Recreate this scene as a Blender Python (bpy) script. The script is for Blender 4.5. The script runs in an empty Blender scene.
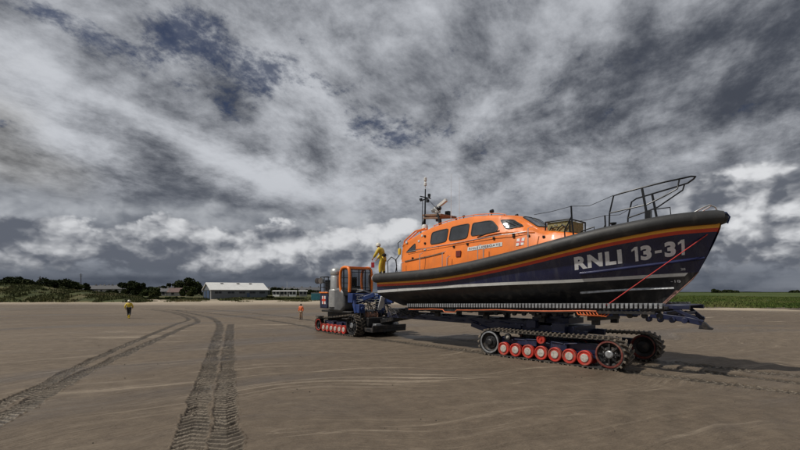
import bpy, bmesh, math, random
import numpy as np
from mathutils import Vector, Matrix
from mathutils.bvhtree import BVHTree
R = math.radians
random.seed(7); rng = np.random.default_rng(7)
sc = bpy.context.scene
COL = sc.collection

# ------------------------------------------------------------------ camera
cam_d = bpy.data.cameras.new('camera'); cam = bpy.data.objects.new('camera', cam_d); COL.objects.link(cam)
cam.location = (0, 0, 2.5); cam.rotation_euler = (R(90), 0, 0)
cam_d.sensor_width = 36; cam_d.lens = 430 / 800 * 36; cam_d.shift_y = 67 / 800
cam_d.clip_start = 0.1; cam_d.clip_end = 9000
sc.camera = cam
# ------------------------------------------------------------------ world, sun, exposure
SUN_DIR = Vector((3.3, 1.1, -4.6)).normalized()      # direction the light travels
sc.view_settings.view_transform = 'Standard'; sc.view_settings.look = 'None'
sc.view_settings.exposure = 0; sc.view_settings.gamma = 1; sc.view_settings.use_curve_mapping = False
world = bpy.data.worlds.new('World'); sc.world = world; world.use_nodes = True
sl = bpy.data.lights.new('sun', 'SUN'); sl.energy = 3.3; sl.angle = R(1.2); sl.color = (1, .95, .87)
so = bpy.data.objects.new('sun', sl); COL.objects.link(so)
so.rotation_euler = SUN_DIR.to_track_quat('-Z', 'Y').to_euler()

class X:
    """tiny wrapper: arithmetic on node sockets"""
    def __init__(s, nt, sock): s.nt = nt; s.s = sock
    def _m(s, op, *a):
        n = s.nt.nodes.new('ShaderNodeMath'); n.operation = op
        for i, v in enumerate((s,) + a):
            if isinstance(v, X): s.nt.links.new(v.s, n.inputs[i])
            else: n.inputs[i].default_value = v
        return X(s.nt, n.outputs[0])
    def __add__(s, o): return s._m('ADD', o)
    __radd__ = __add__
    def __sub__(s, o): return s._m('SUBTRACT', o)
    def __rsub__(s, o): return (s * -1) + o
    def __mul__(s, o): return s._m('MULTIPLY', o)
    __rmul__ = __mul__
    def __truediv__(s, o): return s._m('DIVIDE', o)
    def f(s, op, *a): return s._m(op, *a)
    def ss(s, a, b):                                     # smoothstep
        n = s.nt.nodes.new('ShaderNodeMapRange'); n.interpolation_type = 'SMOOTHSTEP'
        s.nt.links.new(s.s, n.inputs[0])
        for i, v in ((1, a), (2, b)):
            if isinstance(v, X): s.nt.links.new(v.s, n.inputs[i])
            else: n.inputs[i].default_value = v
        return X(s.nt, n.outputs[0])
def xyz(nt, x, y, z):
    n = nt.nodes.new('ShaderNodeCombineXYZ')
    for i, v in enumerate((x, y, z)):
        if isinstance(v, X): nt.links.new(v.s, n.inputs[i])
        else: n.inputs[i].default_value = v
    return X(nt, n.outputs[0])
def noise(nt, vec, scale, detail=5, rough=.5, dist=0, lac=2.0):
    n = nt.nodes.new('ShaderNodeTexNoise')
    if vec is not None: nt.links.new(vec.s, n.inputs['Vector'])
    n.inputs['Scale'].default_value = scale; n.inputs['Detail'].default_value = detail
    n.inputs['Roughness'].default_value = rough; n.inputs['Distortion'].default_value = dist
    n.inputs['Lacunarity'].default_value = lac
    return X(nt, n.outputs[0])
def mixc(nt, fac, a, b):
    n = nt.nodes.new('ShaderNodeMix'); n.data_type = 'RGBA'
    for i, v in ((0, fac), (6, a), (7, b)):
        if isinstance(v, X): nt.links.new(v.s, n.inputs[i])
        elif i: n.inputs[i].default_value = (*v, 1) if len(v) == 3 else v
        else: n.inputs[i].default_value = v
    return X(nt, n.outputs[2])

def build_world():
    nt = world.node_tree; nt.nodes.clear()
    out = nt.nodes.new('ShaderNodeOutputWorld'); bg = nt.nodes.new('ShaderNodeBackground')
    nt.links.new(bg.outputs[0], out.inputs[0]); bg.inputs[1].default_value = .1; world.cycles.sampling_method = 'MANUAL'; world.cycles.sample_map_resolution = 512
    sky = nt.nodes.new('ShaderNodeTexSky'); sky.sky_type = 'NISHITA'; sky.sun_disc = False
    sky.sun_elevation = math.asin(-SUN_DIR.z); sky.sun_rotation = math.atan2(-SUN_DIR.x, -SUN_DIR.y)
    tc = nt.nodes.new('ShaderNodeTexCoord'); sp = nt.nodes.new('ShaderNodeSeparateXYZ')
    nt.links.new(tc.outputs['Generated'], sp.inputs[0])
    x, y, z = (X(nt, sp.outputs[i]) for i in range(3))
    hor = (x * x + y * y).f('SQRT')
    az = x.f('ARCTAN2', y)                                # 0 = straight inland
    te = z / hor.f('MAXIMUM', .001)                       # tangent of the elevation
    h = z.f('MAXIMUM', 0.0) + .27
    a = R(28)
    al = (x * math.sin(a) + y * math.cos(a)) / h; ac = (x * math.cos(a) - y * math.sin(a)) / h
    P = xyz(nt, al * .72, ac, 1.7)
    n1 = noise(nt, P, .95, 5, .5, .35)
    n2 = noise(nt, xyz(nt, al * .85, ac, 3.3), 2.7, 12, .66, .15)
    n3 = noise(nt, xyz(nt, al * .95, ac, 9.1), 7.5, 11, .68, .15)
    n2b = noise(nt, xyz(nt, al * .85 - .07, ac - .07, 3.3), 2.7, 6, .62, .15)
    def G(px, py, sx, sy, rot=0):                        # soft patch of sky round a direction
        az0 = math.atan((px - 400) / 430); t0 = (292 - py) / 430 * math.cos(az0)
        da = az - az0; dt = te - t0; c, s = math.cos(R(rot)), math.sin(R(rot))
        p = (da * c + dt * s) / (sx / 430); q = (dt * c - da * s) / (sy / 430)
        return ((p * p + q * q) * -1).f('EXPONENT')
    # ---- upper deck of cloud
    b = n1 * .44 + n2 * .36 + n3 * .20 + (n2 - n2b) * .42
    dark = G(60, 175, 120, 26, 2) * .09 + G(30, 108, 130, 12, -14) * .06 + G(170, 150, 120, 8, -20) * .045 + G(690, 45, 150, 45, 20) * .07 + G(790, 95, 70, 16, 12) * .08 + G(640, 120, 120, 30, 30) * .05 + G(330, 215, 110, 14, -3) * .05 + G(470, 60, 40, 60, 30) * .03
    lite = G(60, 75, 200, 14, -20) * .07 + G(230, 168, 170, 16, -14) * .10 + G(300, 195, 150, 18, 0) * .06 + G(200, 28, 70, 30, -20) * .04 + G(330, 130, 70, 12, -15) * .09 + G(470, 80, 50, 55, 35) * .04 + G(600, 175, 200, 18, 14) * .05 + G(430, 185, 170, 24, -3) * .09 + G(300, 80, 60, 40, -30) * .05
    b = b - dark + lite
    t = b.ss(.30, .71)
    cloud = mixc(nt, t, (.60, .68, .88), (5.5, 5.7, 6.1))
    warm = noise(nt, P, .9, 3, .5)
    cloud = mixc(nt, warm.ss(.50, .64) * .6, cloud, mixc(nt, t, (1.0, .98, .93), (5.0, 4.9, 4.7)))
    # ---- holes with blue sky behind
    gap = G(105, 40, 100, 20, -18) * .26 + G(240, 60, 80, 24, -14) * .28 + G(190, 15, 70, 22, -30) * .22 + G(385, 30, 60, 26, -40) * .12 + G(330, 100, 60, 22, -40) * .12 + G(390, 125, 60, 20, -20) * .16 + G(470, 15, 60, 24, 30) * .16 + G(540, 80, 90, 24, 30) * .13 + G(440, 138, 70, 14, 0) * .16 + G(795, 182, 40, 14, 0) * .24 + G(560, 125, 60, 16, 10) * .10
    gp = (gap + (.5 - n2) * .75 + (.5 - n3) * 1.3).ss(.16, .42)
    m = nt.nodes.new('ShaderNodeMix'); m.data_type = 'RGBA'; m.blend_type = 'MULTIPLY'; m.inputs[0].default_value = 1
    nt.links.new(sky.outputs[0], m.inputs[6]); m.inputs[7].default_value = (.15, .175, .25, 1)
    col = mixc(nt, gp * .75, cloud, X(nt, m.outputs[2]))
    # ---- grey blue rain bank behind the heaps
    bank = (te + (n1 - .5) * .12).f('MULTIPLY', -1).ss(-.26, -.10)
    bcol = mixc(nt, noise(nt, xyz(nt, az * 2.0, te * 7, 0), 1.6, 7, .58, .4).ss(.34, .68), (.95, 1.08, 1.38), (3.1, 3.35, 3.8))
    col = mixc(nt, bank * .85 * (1 - G(330, 205, 160, 30) * .6), col, bcol)
    # ---- cumulus heaps along the horizon
    def billow(vec, scale):
        n = nt.nodes.new('ShaderNodeTexVoronoi'); n.feature = 'F1'; n.voronoi_dimensions = '2D'; n.normalize = True; nt.links.new(vec.s, n.inputs['Vector'])
        n.inputs['Scale'].default_value = scale; n.inputs['Detail'].default_value = 4; n.inputs['Roughness'].default_value = .55
        return 1 - X(nt, n.outputs['Distance'])
    def heaps(col, seed, base, amp, sc_, bright, msk, bot, darkc, soft=.02, k=3.6, off=.36):
        zz = te * 1.45
        wx = noise(nt, xyz(nt, az, zz, seed + 1), sc_ * 1.6, 5, .6) - .5
        Q = xyz(nt, az + wx * .06 + seed, zz + wx * .04, 0)
        ed = noise(nt, xyz(nt, az, te * .4, seed + 5), sc_ * .33, 3, .5)
        f1 = billow(Q, sc_) * .75 + wx * .35
        f2 = billow(xyz(nt, az + wx * .06 + .014 + seed, zz + wx * .04 - .030, 0), sc_) * .75 + wx * .20
        f3 = noise(nt, xyz(nt, az, zz, seed + 2), sc_ * .45, 4, .5)
        top = (ed - .5) * amp + base + (f1 - .55) * .16
        d = top - te                                    # > 0 inside the cloud
        inside = d.ss(0, soft) * (te.ss(bot - .05, bot + .04)) * msk
        rim = 1 - d.ss(0, .09)
        lit = (f1 - f2) * k + off + rim * .28 + (f3 - .5) * 1.5 + (f1 - .6) * .5
        c = mixc(nt, lit.ss(-.1, 1.15), darkc, bright)
        return mixc(nt, inside, col, c)
    one = G(400, 250, 5000, 5000)
    mk_r = (az.ss(.50, .62))
    mk_l = 1 - az.ss(.30, .5)
    col = heaps(col, 4.2, .20, .08, 6, (4.9, 5.1, 5.4), mk_l * .75, .0, (1.5, 1.65, 1.95), .05)
    col = heaps(col, 2.7, .158, .085, 6.5, (6.5, 6.6, 6.8), mk_l, .0, (1.15, 1.28, 1.58), .012, 4.8, .40)
    col = heaps(col, 11.4, .225, .10, 6.5, (7.0, 7.1, 7.3), mk_r, .02, (1.2, 1.32, 1.6), .02, 5.6, .26)
    col = heaps(col, 6.1, .062, .06, 11, (2.6, 2.8, 3.2), one, .0, (.8, .94, 1.22), .03)
    # ---- darkest strip over the land
    low = ((te * -1).ss(-.068, -.022)) * (.85 - az.ss(.45, .8) * .3)
    lc = mixc(nt, noise(nt, xyz(nt, az * 1.5, te * 14, 0), 3, 5, .5).ss(.35, .65), (.55, .66, .90), (1.05, 1.2, 1.5))
    col = mixc(nt, low, col, lc)
    col = mixc(nt, (z * -1).ss(0, .02), col, (.8, .75, .65))
    nt.links.new(col.s, bg.inputs[0])
build_world()

# ------------------------------------------------------------------ helpers
def tag(o, label=None, cat=None, group=None, kind=None):
    if label: o['label'] = label
    if cat: o['category'] = cat
    if group: o['group'] = group
    if kind: o['kind'] = kind
    return o
def empty(name, loc=(0, 0, 0), rz=0):
    o = bpy.data.objects.new(name, None); COL.objects.link(o); o.location = loc; o.rotation_euler = (0, 0, rz)
    o.empty_display_size = .3
    return o
def copy_tree(o, parent=None):
    c = o.copy(); COL.objects.link(c); c.parent = parent
    for ch in [q for q in bpy.data.objects if q.parent == o]: copy_tree(ch, c)
    return c
def V(*a): return Vector(a)

class MB:
    def __init__(s): s.v = []; s.f = []; s.m = []
    def add(s, vs, fs, mi=0):
        b = len(s.v); s.v += [tuple(p) for p in vs]; s.f += [tuple(b + i for i in f) for f in fs]; s.m += [mi] * len(fs)
        return s
    def box(s, c, d, mi=0, M=None):
        hx, hy, hz = d[0] / 2, d[1] / 2, d[2] / 2
        vs = [Vector((x * hx, y * hy, z * hz)) for x in (-1, 1) for y in (-1, 1) for z in (-1, 1)]
        if M is not None: vs = [M @ p for p in vs]
        vs = [p + Vector(c) for p in vs]
        return s.add(vs, [(0, 1, 3, 2), (4, 6, 7, 5), (0, 4, 5, 1), (2, 3, 7, 6), (0, 2, 6, 4), (1, 5, 7, 3)], mi)
    def beam(s, a, b, w, h, mi=0, up=(0, 0, 1)):
        a, b = Vector(a), Vector(b); d = (b - a); L = d.length; d.normalize()
        side = d.cross(Vector(up));
        if side.length < 1e-4: side = d.cross(Vector((0, 1, 0)))
        side.normalize(); u = side.cross(d)
        M = Matrix((d, side, u)).transposed()
        return s.box((a + b) / 2, (L, w, h), mi, M)
    def tube(s, pts, r, seg=8, mi=0, cap=True):
        pts = [Vector(p) for p in pts]; n = len(pts)
        rs = r if hasattr(r, '__len__') else [r] * n
        ring = []; prev = None
        for i, p in enumerate(pts):
            d = (pts[min(i + 1, n - 1)] - pts[max(i - 1, 0)]).normalized()
            if prev is None:
                a = d.cross(Vector((0, 0, 1)));
                if a.length < .1: a = d.cross(Vector((0, 1, 0)))
                a.normalize()
            else: a = (prev - d * prev.dot(d)).normalized()
            prev = a; b = d.cross(a)
            ring.append([p + (a * math.cos(2 * math.pi * k / seg) + b * math.sin(2 * math.pi * k / seg)) * rs[i] for k in range(seg)])
        vs = [q for rr in ring for q in rr]
        fs = [(i * seg + k, i * seg + (k + 1) % seg, (i + 1) * seg + (k + 1) % seg, (i + 1) * seg + k) for i in range(n - 1) for k in range(seg)]
        if cap: fs += [tuple(range(seg))[::-1], tuple((n - 1) * seg + k for k in range(seg))]
        return s.add(vs, fs, mi)
    def lathe(s, prof, c, axis='y', seg=32, mi=0, mis=None):
        """prof: list of (radius, offset along the axis)"""
        vs = []; fs = []; ms = []
        for (r, o) in prof:
            for k in range(seg):
                a = 2 * math.pi * k / seg; p, q = r * math.cos(a), r * math.sin(a)
                vs.append(Vector(c) + (Vector((p, o, q)) if axis == 'y' else Vector((p, q, o)) if axis == 'z' else Vector((o, p, q))))
        for i in range(len(prof) - 1):
            for k in range(seg):
                fs.append((i * seg + k, i * seg + (k + 1) % seg, (i + 1) * seg + (k + 1) % seg, (i + 1) * seg + k)); ms.append(mis[i] if mis else mi)
        b = len(s.v); s.v += [tuple(p) for p in vs]; s.f += [tuple(b + i for i in f) for f in fs]; s.m += ms
        return s
    def prism(s, poly, y0, y1, mi=0):                    # polygon in (x,z) extruded in y
        n = len(poly)
        vs = [(p[0], y0, p[1]) for p in poly] + [(p[0], y1, p[1]) for p in poly]
        fs = [tuple(range(n)), tuple(range(2 * n - 1, n - 1, -1))] + [(i, (i + 1) % n, n + (i + 1) % n, n + i) for i in range(n)]
        return s.add(vs, fs, mi)
    def build(s, name, mats, parent=None, smooth=35, bevel=0, fix=True):
        me = bpy.data.meshes.new(name); me.from_pydata(s.v, [], s.f)
        if not isinstance(mats, (list, tuple)): mats = [mats]
        for m in mats: me.materials.append(m)
        if len(mats) > 1: me.polygons.foreach_set('material_index', s.m)
        if fix:
            bm = bmesh.new(); bm.from_mesh(me); bmesh.ops.recalc_face_normals(bm, faces=bm.faces); bm.to_mesh(me); bm.free()
        if smooth:
            me.polygons.foreach_set('use_smooth', [True] * len(me.polygons)); me.set_sharp_from_angle(angle=R(smooth))
        me.update()
        o = bpy.data.objects.new(name, me); COL.objects.link(o)
        if parent is not None: o.parent = parent
        if bevel:
            b = o.modifiers.new('bevel', 'BEVEL'); b.width = bevel; b.segments = 2; b.limit_method = 'ANGLE'; b.angle_limit = R(40)
        return o

# ------------------------------------------------------------------ materials
def mat(name, col, rough=.5, metal=0, var=.0, vscale=3, bump=0, bscale=40, dirt=None, dirt_amt=0, coat=0, dscale=1.5, run=1):
    m = bpy.data.materials.new(name); m.use_nodes = True; nt = m.node_tree; b = nt.nodes['Principled BSDF']
    b.inputs['Roughness'].default_value = rough; b.inputs['Metallic'].default_value = metal
    b.inputs['Coat Weight'].default_value = coat; b.inputs['Coat Roughness'].default_value = .12
    tc = nt.nodes.new('ShaderNodeTexCoord'); O = X(nt, tc.outputs['Object'])
    c = None
    if var:
        n = noise(nt, O, vscale, 6, .6)
        c = mixc(nt, n.ss(.3, .7), tuple(v * (1 - var) for v in col), tuple(min(1, v * (1 + var)) for v in col))
    if dirt:
        Od = O
        if run != 1:
            mp = nt.nodes.new('ShaderNodeMapping'); mp.inputs['Scale'].default_value = (2.2, 2.2, run * 2.2); nt.links.new(O.s, mp.inputs[0]); Od = X(nt, mp.outputs[0])
        n = noise(nt, Od, dscale, 8, .65, .4)
        f = n.ss(.62 - dirt_amt * .3, .75) * min(1, dirt_amt * 1.4)
        c = mixc(nt, f, c if c else col, dirt)
        nt.links.new((rough + (.85 - rough) * f).s if isinstance(f, X) else f.s, b.inputs['Roughness'])
    if c: nt.links.new(c.s, b.inputs['Base Color'])
    else: b.inputs['Base Color'].default_value = (*col, 1)
    if bump:
        bn = nt.nodes.new('ShaderNodeBump'); bn.inputs['Strength'].default_value = bump; bn.inputs['Distance'].default_value = .02
        nt.links.new(noise(nt, O, bscale, 5, .6).s, bn.inputs['Height']); nt.links.new(bn.outputs[0], b.inputs['Normal'])
    return m
SANDY = (.20, .165, .125)
M_orange = mat('orange_paint', (.80, .20, .025), .42, var=.10, vscale=1.5, dirt=(.35, .12, .04), dirt_amt=.35, coat=.08, bump=.05, bscale=6, run=.12)
M_navy = mat('navy_hull_paint', (.010, .014, .052), .25, var=.2, vscale=1.2, coat=.4, dirt=(.06, .062, .08), dirt_amt=.45, run=.15, bump=.04, bscale=1.2)
M_black = mat('antifouling_paint', (.016, .017, .020), .42, var=.3, vscale=1.3, dirt=(.10, .092, .08), dirt_amt=.5, run=.15, bump=.05, bscale=20)
M_white = mat('white_stripe', (.55, .55, .53), .4, var=.1, dirt=(.2, .18, .15), dirt_amt=.4)
M_yel = mat('yellow_stripe', (.85, .40, .03), .4, var=.08)
M_red = mat('red_stripe', (.55, .05, .02), .4, var=.08)
M_blues = mat('blue_band', (.016, .021, .072), .3, var=.1)
M_tube = mat('fender_rubber', (.028, .028, .028), .55, var=.35, vscale=1.0, dirt=(.10, .092, .08), dirt_amt=.4, bump=.15, bscale=14)
M_rubber = mat('rubber', (.022, .021, .020), .75, var=.3, dirt=SANDY, dirt_amt=.55, dscale=5, bump=.2, bscale=30)
M_lug = mat('sandy_rubber', (.075, .064, .052), .85, var=.5, vscale=9, dirt=(.25, .20, .15), dirt_amt=.9, dscale=7)
M_dblue = mat('dark_blue_paint', (.011, .015, .046), .4, var=.25, dirt=(.09, .075, .06), dirt_amt=.4, dscale=3)
M_mblue = mat('blue_paint', (.016, .040, .15), .38, var=.2, dirt=(.10, .085, .07), dirt_amt=.3, dscale=3)
M_steel = mat('dark_steel', (.03, .030, .032), .5, .5, var=.4, dirt=(.13, .10, .075), dirt_amt=.5, dscale=4)
M_galv = mat('galvanised_steel', (.36, .37, .38), .42, .6, var=.3, vscale=8, dirt=(.12, .10, .08), dirt_amt=.4, dscale=5)
M_silver = mat('silver_duct', (.52, .52, .50), .36, .7, var=.15, dirt=(.2, .18, .15), dirt_amt=.3)
M_greyb = mat('grey_cowling', (.12, .122, .125), .5, .2, var=.2, dirt=(.14, .12, .09), dirt_amt=.4)
M_rail = mat('black_rail', (.012, .013, .015), .35, .3, var=.2)
M_wrail = mat('stainless_rail', (.62, .62, .60), .28, .7)
def see_through(name, a, col=(.6, .65, .65)):
    m = bpy.data.materials.new(name); m.use_nodes = True; nt = m.node_tree; b = nt.nodes['Principled BSDF']
    b.inputs['Base Color'].default_value = (.03, .035, .035, 1); b.inputs['Roughness'].default_value = .05; b.inputs['Alpha'].default_value = a
    return m
M_clear = see_through('clear_glass', .38)
M_glass = mat('window_glass', (.055, .06, .066), .06, .35, var=.4, vscale=.9, coat=1)
M_frame = mat('window_gasket', (.012, .012, .012), .5)
M_redw = mat('red_wheel', (.44, .026, .014), .5, var=.25, dirt=(.17, .11, .075), dirt_amt=.65, dscale=5)
M_redd = mat('dusty_red_rim', (.13, .020, .014), .55, var=.3, dirt=(.16, .12, .09), dirt_amt=.6, dscale=6)
M_cap = mat('wheel_cap', (.46, .42, .37), .5, .1, var=.3, vscale=12, dirt=(.25, .2, .15), dirt_amt=.4)
M_tan = mat('tan_cover', (.24, .21, .09), .8, var=.35, vscale=12)
M_text = mat('silver_lettering', (.66, .66, .67), .45, 0, var=.12, vscale=10)
M_deck = mat('deck_grip', (.10, .10, .10), .8, var=.2)
M_hose = mat('orange_hose', (.62, .13, .03), .55, var=.2, dirt=(.2, .1, .06), dirt_amt=.4)
M_rope = mat('red_rope', (.50, .04, .035), .8, var=.2)
M_brown = mat('weathered_beam', (.20, .12, .075), .6, var=.2)
M_wht = mat('white_gelcoat', (.62, .62, .60), .4, var=.1)
M_pink = mat('fender_end_cap', (.40, .35, .32), .55, var=.2)
M_yplas = mat('yellow_plastic', (.75, .5, .03), .5)
M_keel = mat('keel_band', (.36, .20, .16), .5, var=.4, vscale=6)

# ------------------------------------------------------------------ the beach
def gp(px, py, z=0):                                      # a ground point seen at this place of the photo
    Y = 430 * (2.5 - z) / (py - 292); return ((px - 400) / 430 * Y, Y)
def sand_mat():
    m = bpy.data.materials.new('wet_sand'); m.use_nodes = True; nt = m.node_tree; b = nt.nodes['Principled BSDF']
    tc = nt.nodes.new('ShaderNodeTexCoord'); sp = nt.nodes.new('ShaderNodeSeparateXYZ'); nt.links.new(tc.outputs['Object'], sp.inputs[0])
    x, y = X(nt, sp.outputs[0]), X(nt, sp.outputs[1])
    O = X(nt, tc.outputs['Object'])
    wob = noise(nt, O, .05, 3, .5)
    a = R(25)
    al = x * math.cos(a) + y * math.sin(a); ac = y * math.cos(a) - x * math.sin(a) + (wob - .5) * 16
    S = xyz(nt, al * .05, ac * .75, 0); S2 = xyz(nt, al * .16, ac * 2.4, 4); S3 = xyz(nt, al * .7, ac * 4.6, 8)
    s1 = noise(nt, S, 1.0, 5, .6, .6); s2 = noise(nt, S2, 1.0, 6, .62, .8); s3 = noise(nt, S3, 1.0, 5, .6, 1.0)
    big = noise(nt, O, .035, 4, .5); fine = noise(nt, O, 55, 4, .6); mid = noise(nt, O, 2.2, 7, .65)
    c = mixc(nt, (big * .5 + mid * .5).ss(.35, .66), (.082, .061, .043), (.168, .130, .092))
    streak = (s1.ss(.51, .64) * .85 + .16) * s2.ss(.50, .68) * (.5 + .5 * noise(nt, O, .11, 2, .5).ss(.42, .60)) * 1.25
    wisp = s3.ss(.58, .72) * s1.ss(.45, .6) * .5
    c = mixc(nt, (streak + wisp).f('MINIMUM', .9), c, (.37, .305, .23))
    damp = (noise(nt, xyz(nt, al * .05, ac * .20, 2), 1.0, 6, .6).ss(.48, .64)) * .55
    c = mixc(nt, damp, c, (.066, .051, .038))
    c = mixc(nt, noise(nt, O, 7, 6, .7).ss(.46, .66) * .30, c, (.070, .052, .037)); c = mixc(nt, fine.ss(.35, .7) * .4, c, (.23, .185, .135))
    dry = (y + (noise(nt, O, .03, 6, .6) - .5) * 50 + x.f('MAXIMUM', 0) * .62).ss(78, 96)
    c = mixc(nt, dry, c, mixc(nt, mid.ss(.3, .7), (.26, .21, .155), (.36, .30, .225)))
    spk = nt.nodes.new('ShaderNodeTexVoronoi'); nt.links.new(O.s, spk.inputs['Vector']); spk.inputs['Scale'].default_value = 3.2
    sp_ = 1 - X(nt, spk.outputs['Distance']).ss(.02, .055)
    c = mixc(nt, sp_ * noise(nt, O, .8, 3, .5).ss(.5, .6) * .8, c, (.05, .04, .032))
    def attr(nm):
        q = nt.nodes.new('ShaderNodeAttribute'); q.attribute_name = nm; return X(nt, q.outputs['Fac'])
    ch = attr('churn_shade'); cr = attr('crest')
    damp_shade = mixc(nt, noise(nt, O, 1.2, 6, .62).ss(.36, .64), (.036, .029, .022), (.082, .066, .050))
    c = mixc(nt, ch.f('MINIMUM', 1) * .9, c, damp_shade)  # shade between the ridges painted into the damp, churned rut colour
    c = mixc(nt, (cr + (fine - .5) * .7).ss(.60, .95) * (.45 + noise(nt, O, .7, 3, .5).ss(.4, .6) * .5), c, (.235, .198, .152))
    nt.links.new(c.s, b.inputs['Base Color'])
    nt.links.new((.78 - damp * .6).s, b.inputs['Roughness']); b.inputs['Specular IOR Level'].default_value = .3
    bn = nt.nodes.new('ShaderNodeBump'); bn.inputs['Strength'].default_value = .75; bn.inputs['Distance'].default_value = .05
    rip = noise(nt, xyz(nt, al * 1.1, ac * 5.5, 1), 1.0, 4, .55, .7) + noise(nt, xyz(nt, al * 3.2, ac * 17, 5), 1.0, 4, .6, .9) * .35
    nt.links.new((rip * 2.2 + mid * .6 + fine * .10 + s2 * .8).s, bn.inputs['Height']); nt.links.new(bn.outputs[0], b.inputs['Normal'])
    return m
M_sand = sand_mat()
def catmull(pts, n=24):
    pts = [np.array(p, float) for p in pts]; P = [2 * pts[0] - pts[1]] + pts + [2 * pts[-1] - pts[-2]]; out = []
    for i in range(1, len(P) - 2):
        for k in range(n):
            t = k / n
            out.append(.5 * ((2 * P[i]) + (-P[i - 1] + P[i + 1]) * t + (2 * P[i - 1] - 5 * P[i] + 4 * P[i + 1] - P[i + 2]) * t * t + (-P[i - 1] + 3 * P[i] - 3 * P[i + 1] + P[i + 2]) * t ** 3))
    out.append(P[-2]); return np.array(out)
RUTS = []
def rut(pts, w, pitch=.21, amp=.05, fine=1, seed=0, flip=1, chev=.16, depth=.05, bed_shade=1.0): RUTS.append((catmull(pts), w, pitch, amp, seed, flip, chev, depth, bed_shade))
g = lambda L: [gp(*p) for p in L]
rut(g([(183, 462), (194, 426), (200, 397), (209.5, 368), (217, 339), (220, 325), (213, 318.6), (200, 315), (176, 310.5), (150, 308.5)]), .47, seed=1, flip=1)
rut(g([(226, 462), (226, 426), (225.5, 397), (227.5, 368), (229.5, 339), (231, 324)]), .44, seed=2, flip=-1, amp=.06)
rut(g([(-20, 431), (0, 420), (30, 403), (80, 375), (140, 347), (185, 327), (198, 321.5), (190, 316), (172, 311.5), (150, 309.3)]), .42, amp=.04, seed=3)
rut(g([(-20, 415), (0, 405), (40, 387), (90, 361), (145, 337), (178, 323.5), (189, 319.5), (181, 315), (164, 311.3), (140, 309)]), .34, amp=.04, seed=4)
rut(g([(176, 310), (214, 313.5), (260, 319), (300, 325), (322, 330.5)]), .5, seed=5, amp=.04)
rut(g([(186, 308), (230, 311), (280, 316), (312, 320.5), (340, 326)]), .5, seed=6, amp=.04)

# ------------------------------------------------------------------ boat frame
BO = (7.93 - 11.6 * .667, 14.47 + 11.6 * .745); BA = math.atan2(-.745, .667)
def b2w(x, t): return (BO[0] + x * .667 + t * .745, BO[1] - x * .745 + t * .667)
rut([b2w(x, -1.2) for x in (-5.5, -2, 3, 8, 11.2)], .62, seed=7, amp=.05, fine=.7)
rut([b2w(x, -1.2 + .02 * (x - 11)) for x in (11.0, 14, 18, 24)], .50, seed=8, amp=.05, fine=.7)
rut([b2w(x, 1.75) for x in (-5.5, -1, 5, 11, 16, 26)], .62, seed=9, amp=.05)
rut([b2w(x, .55) for x in (11.0, 14, 18, 26)], .5, seed=10, amp=.045)

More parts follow.
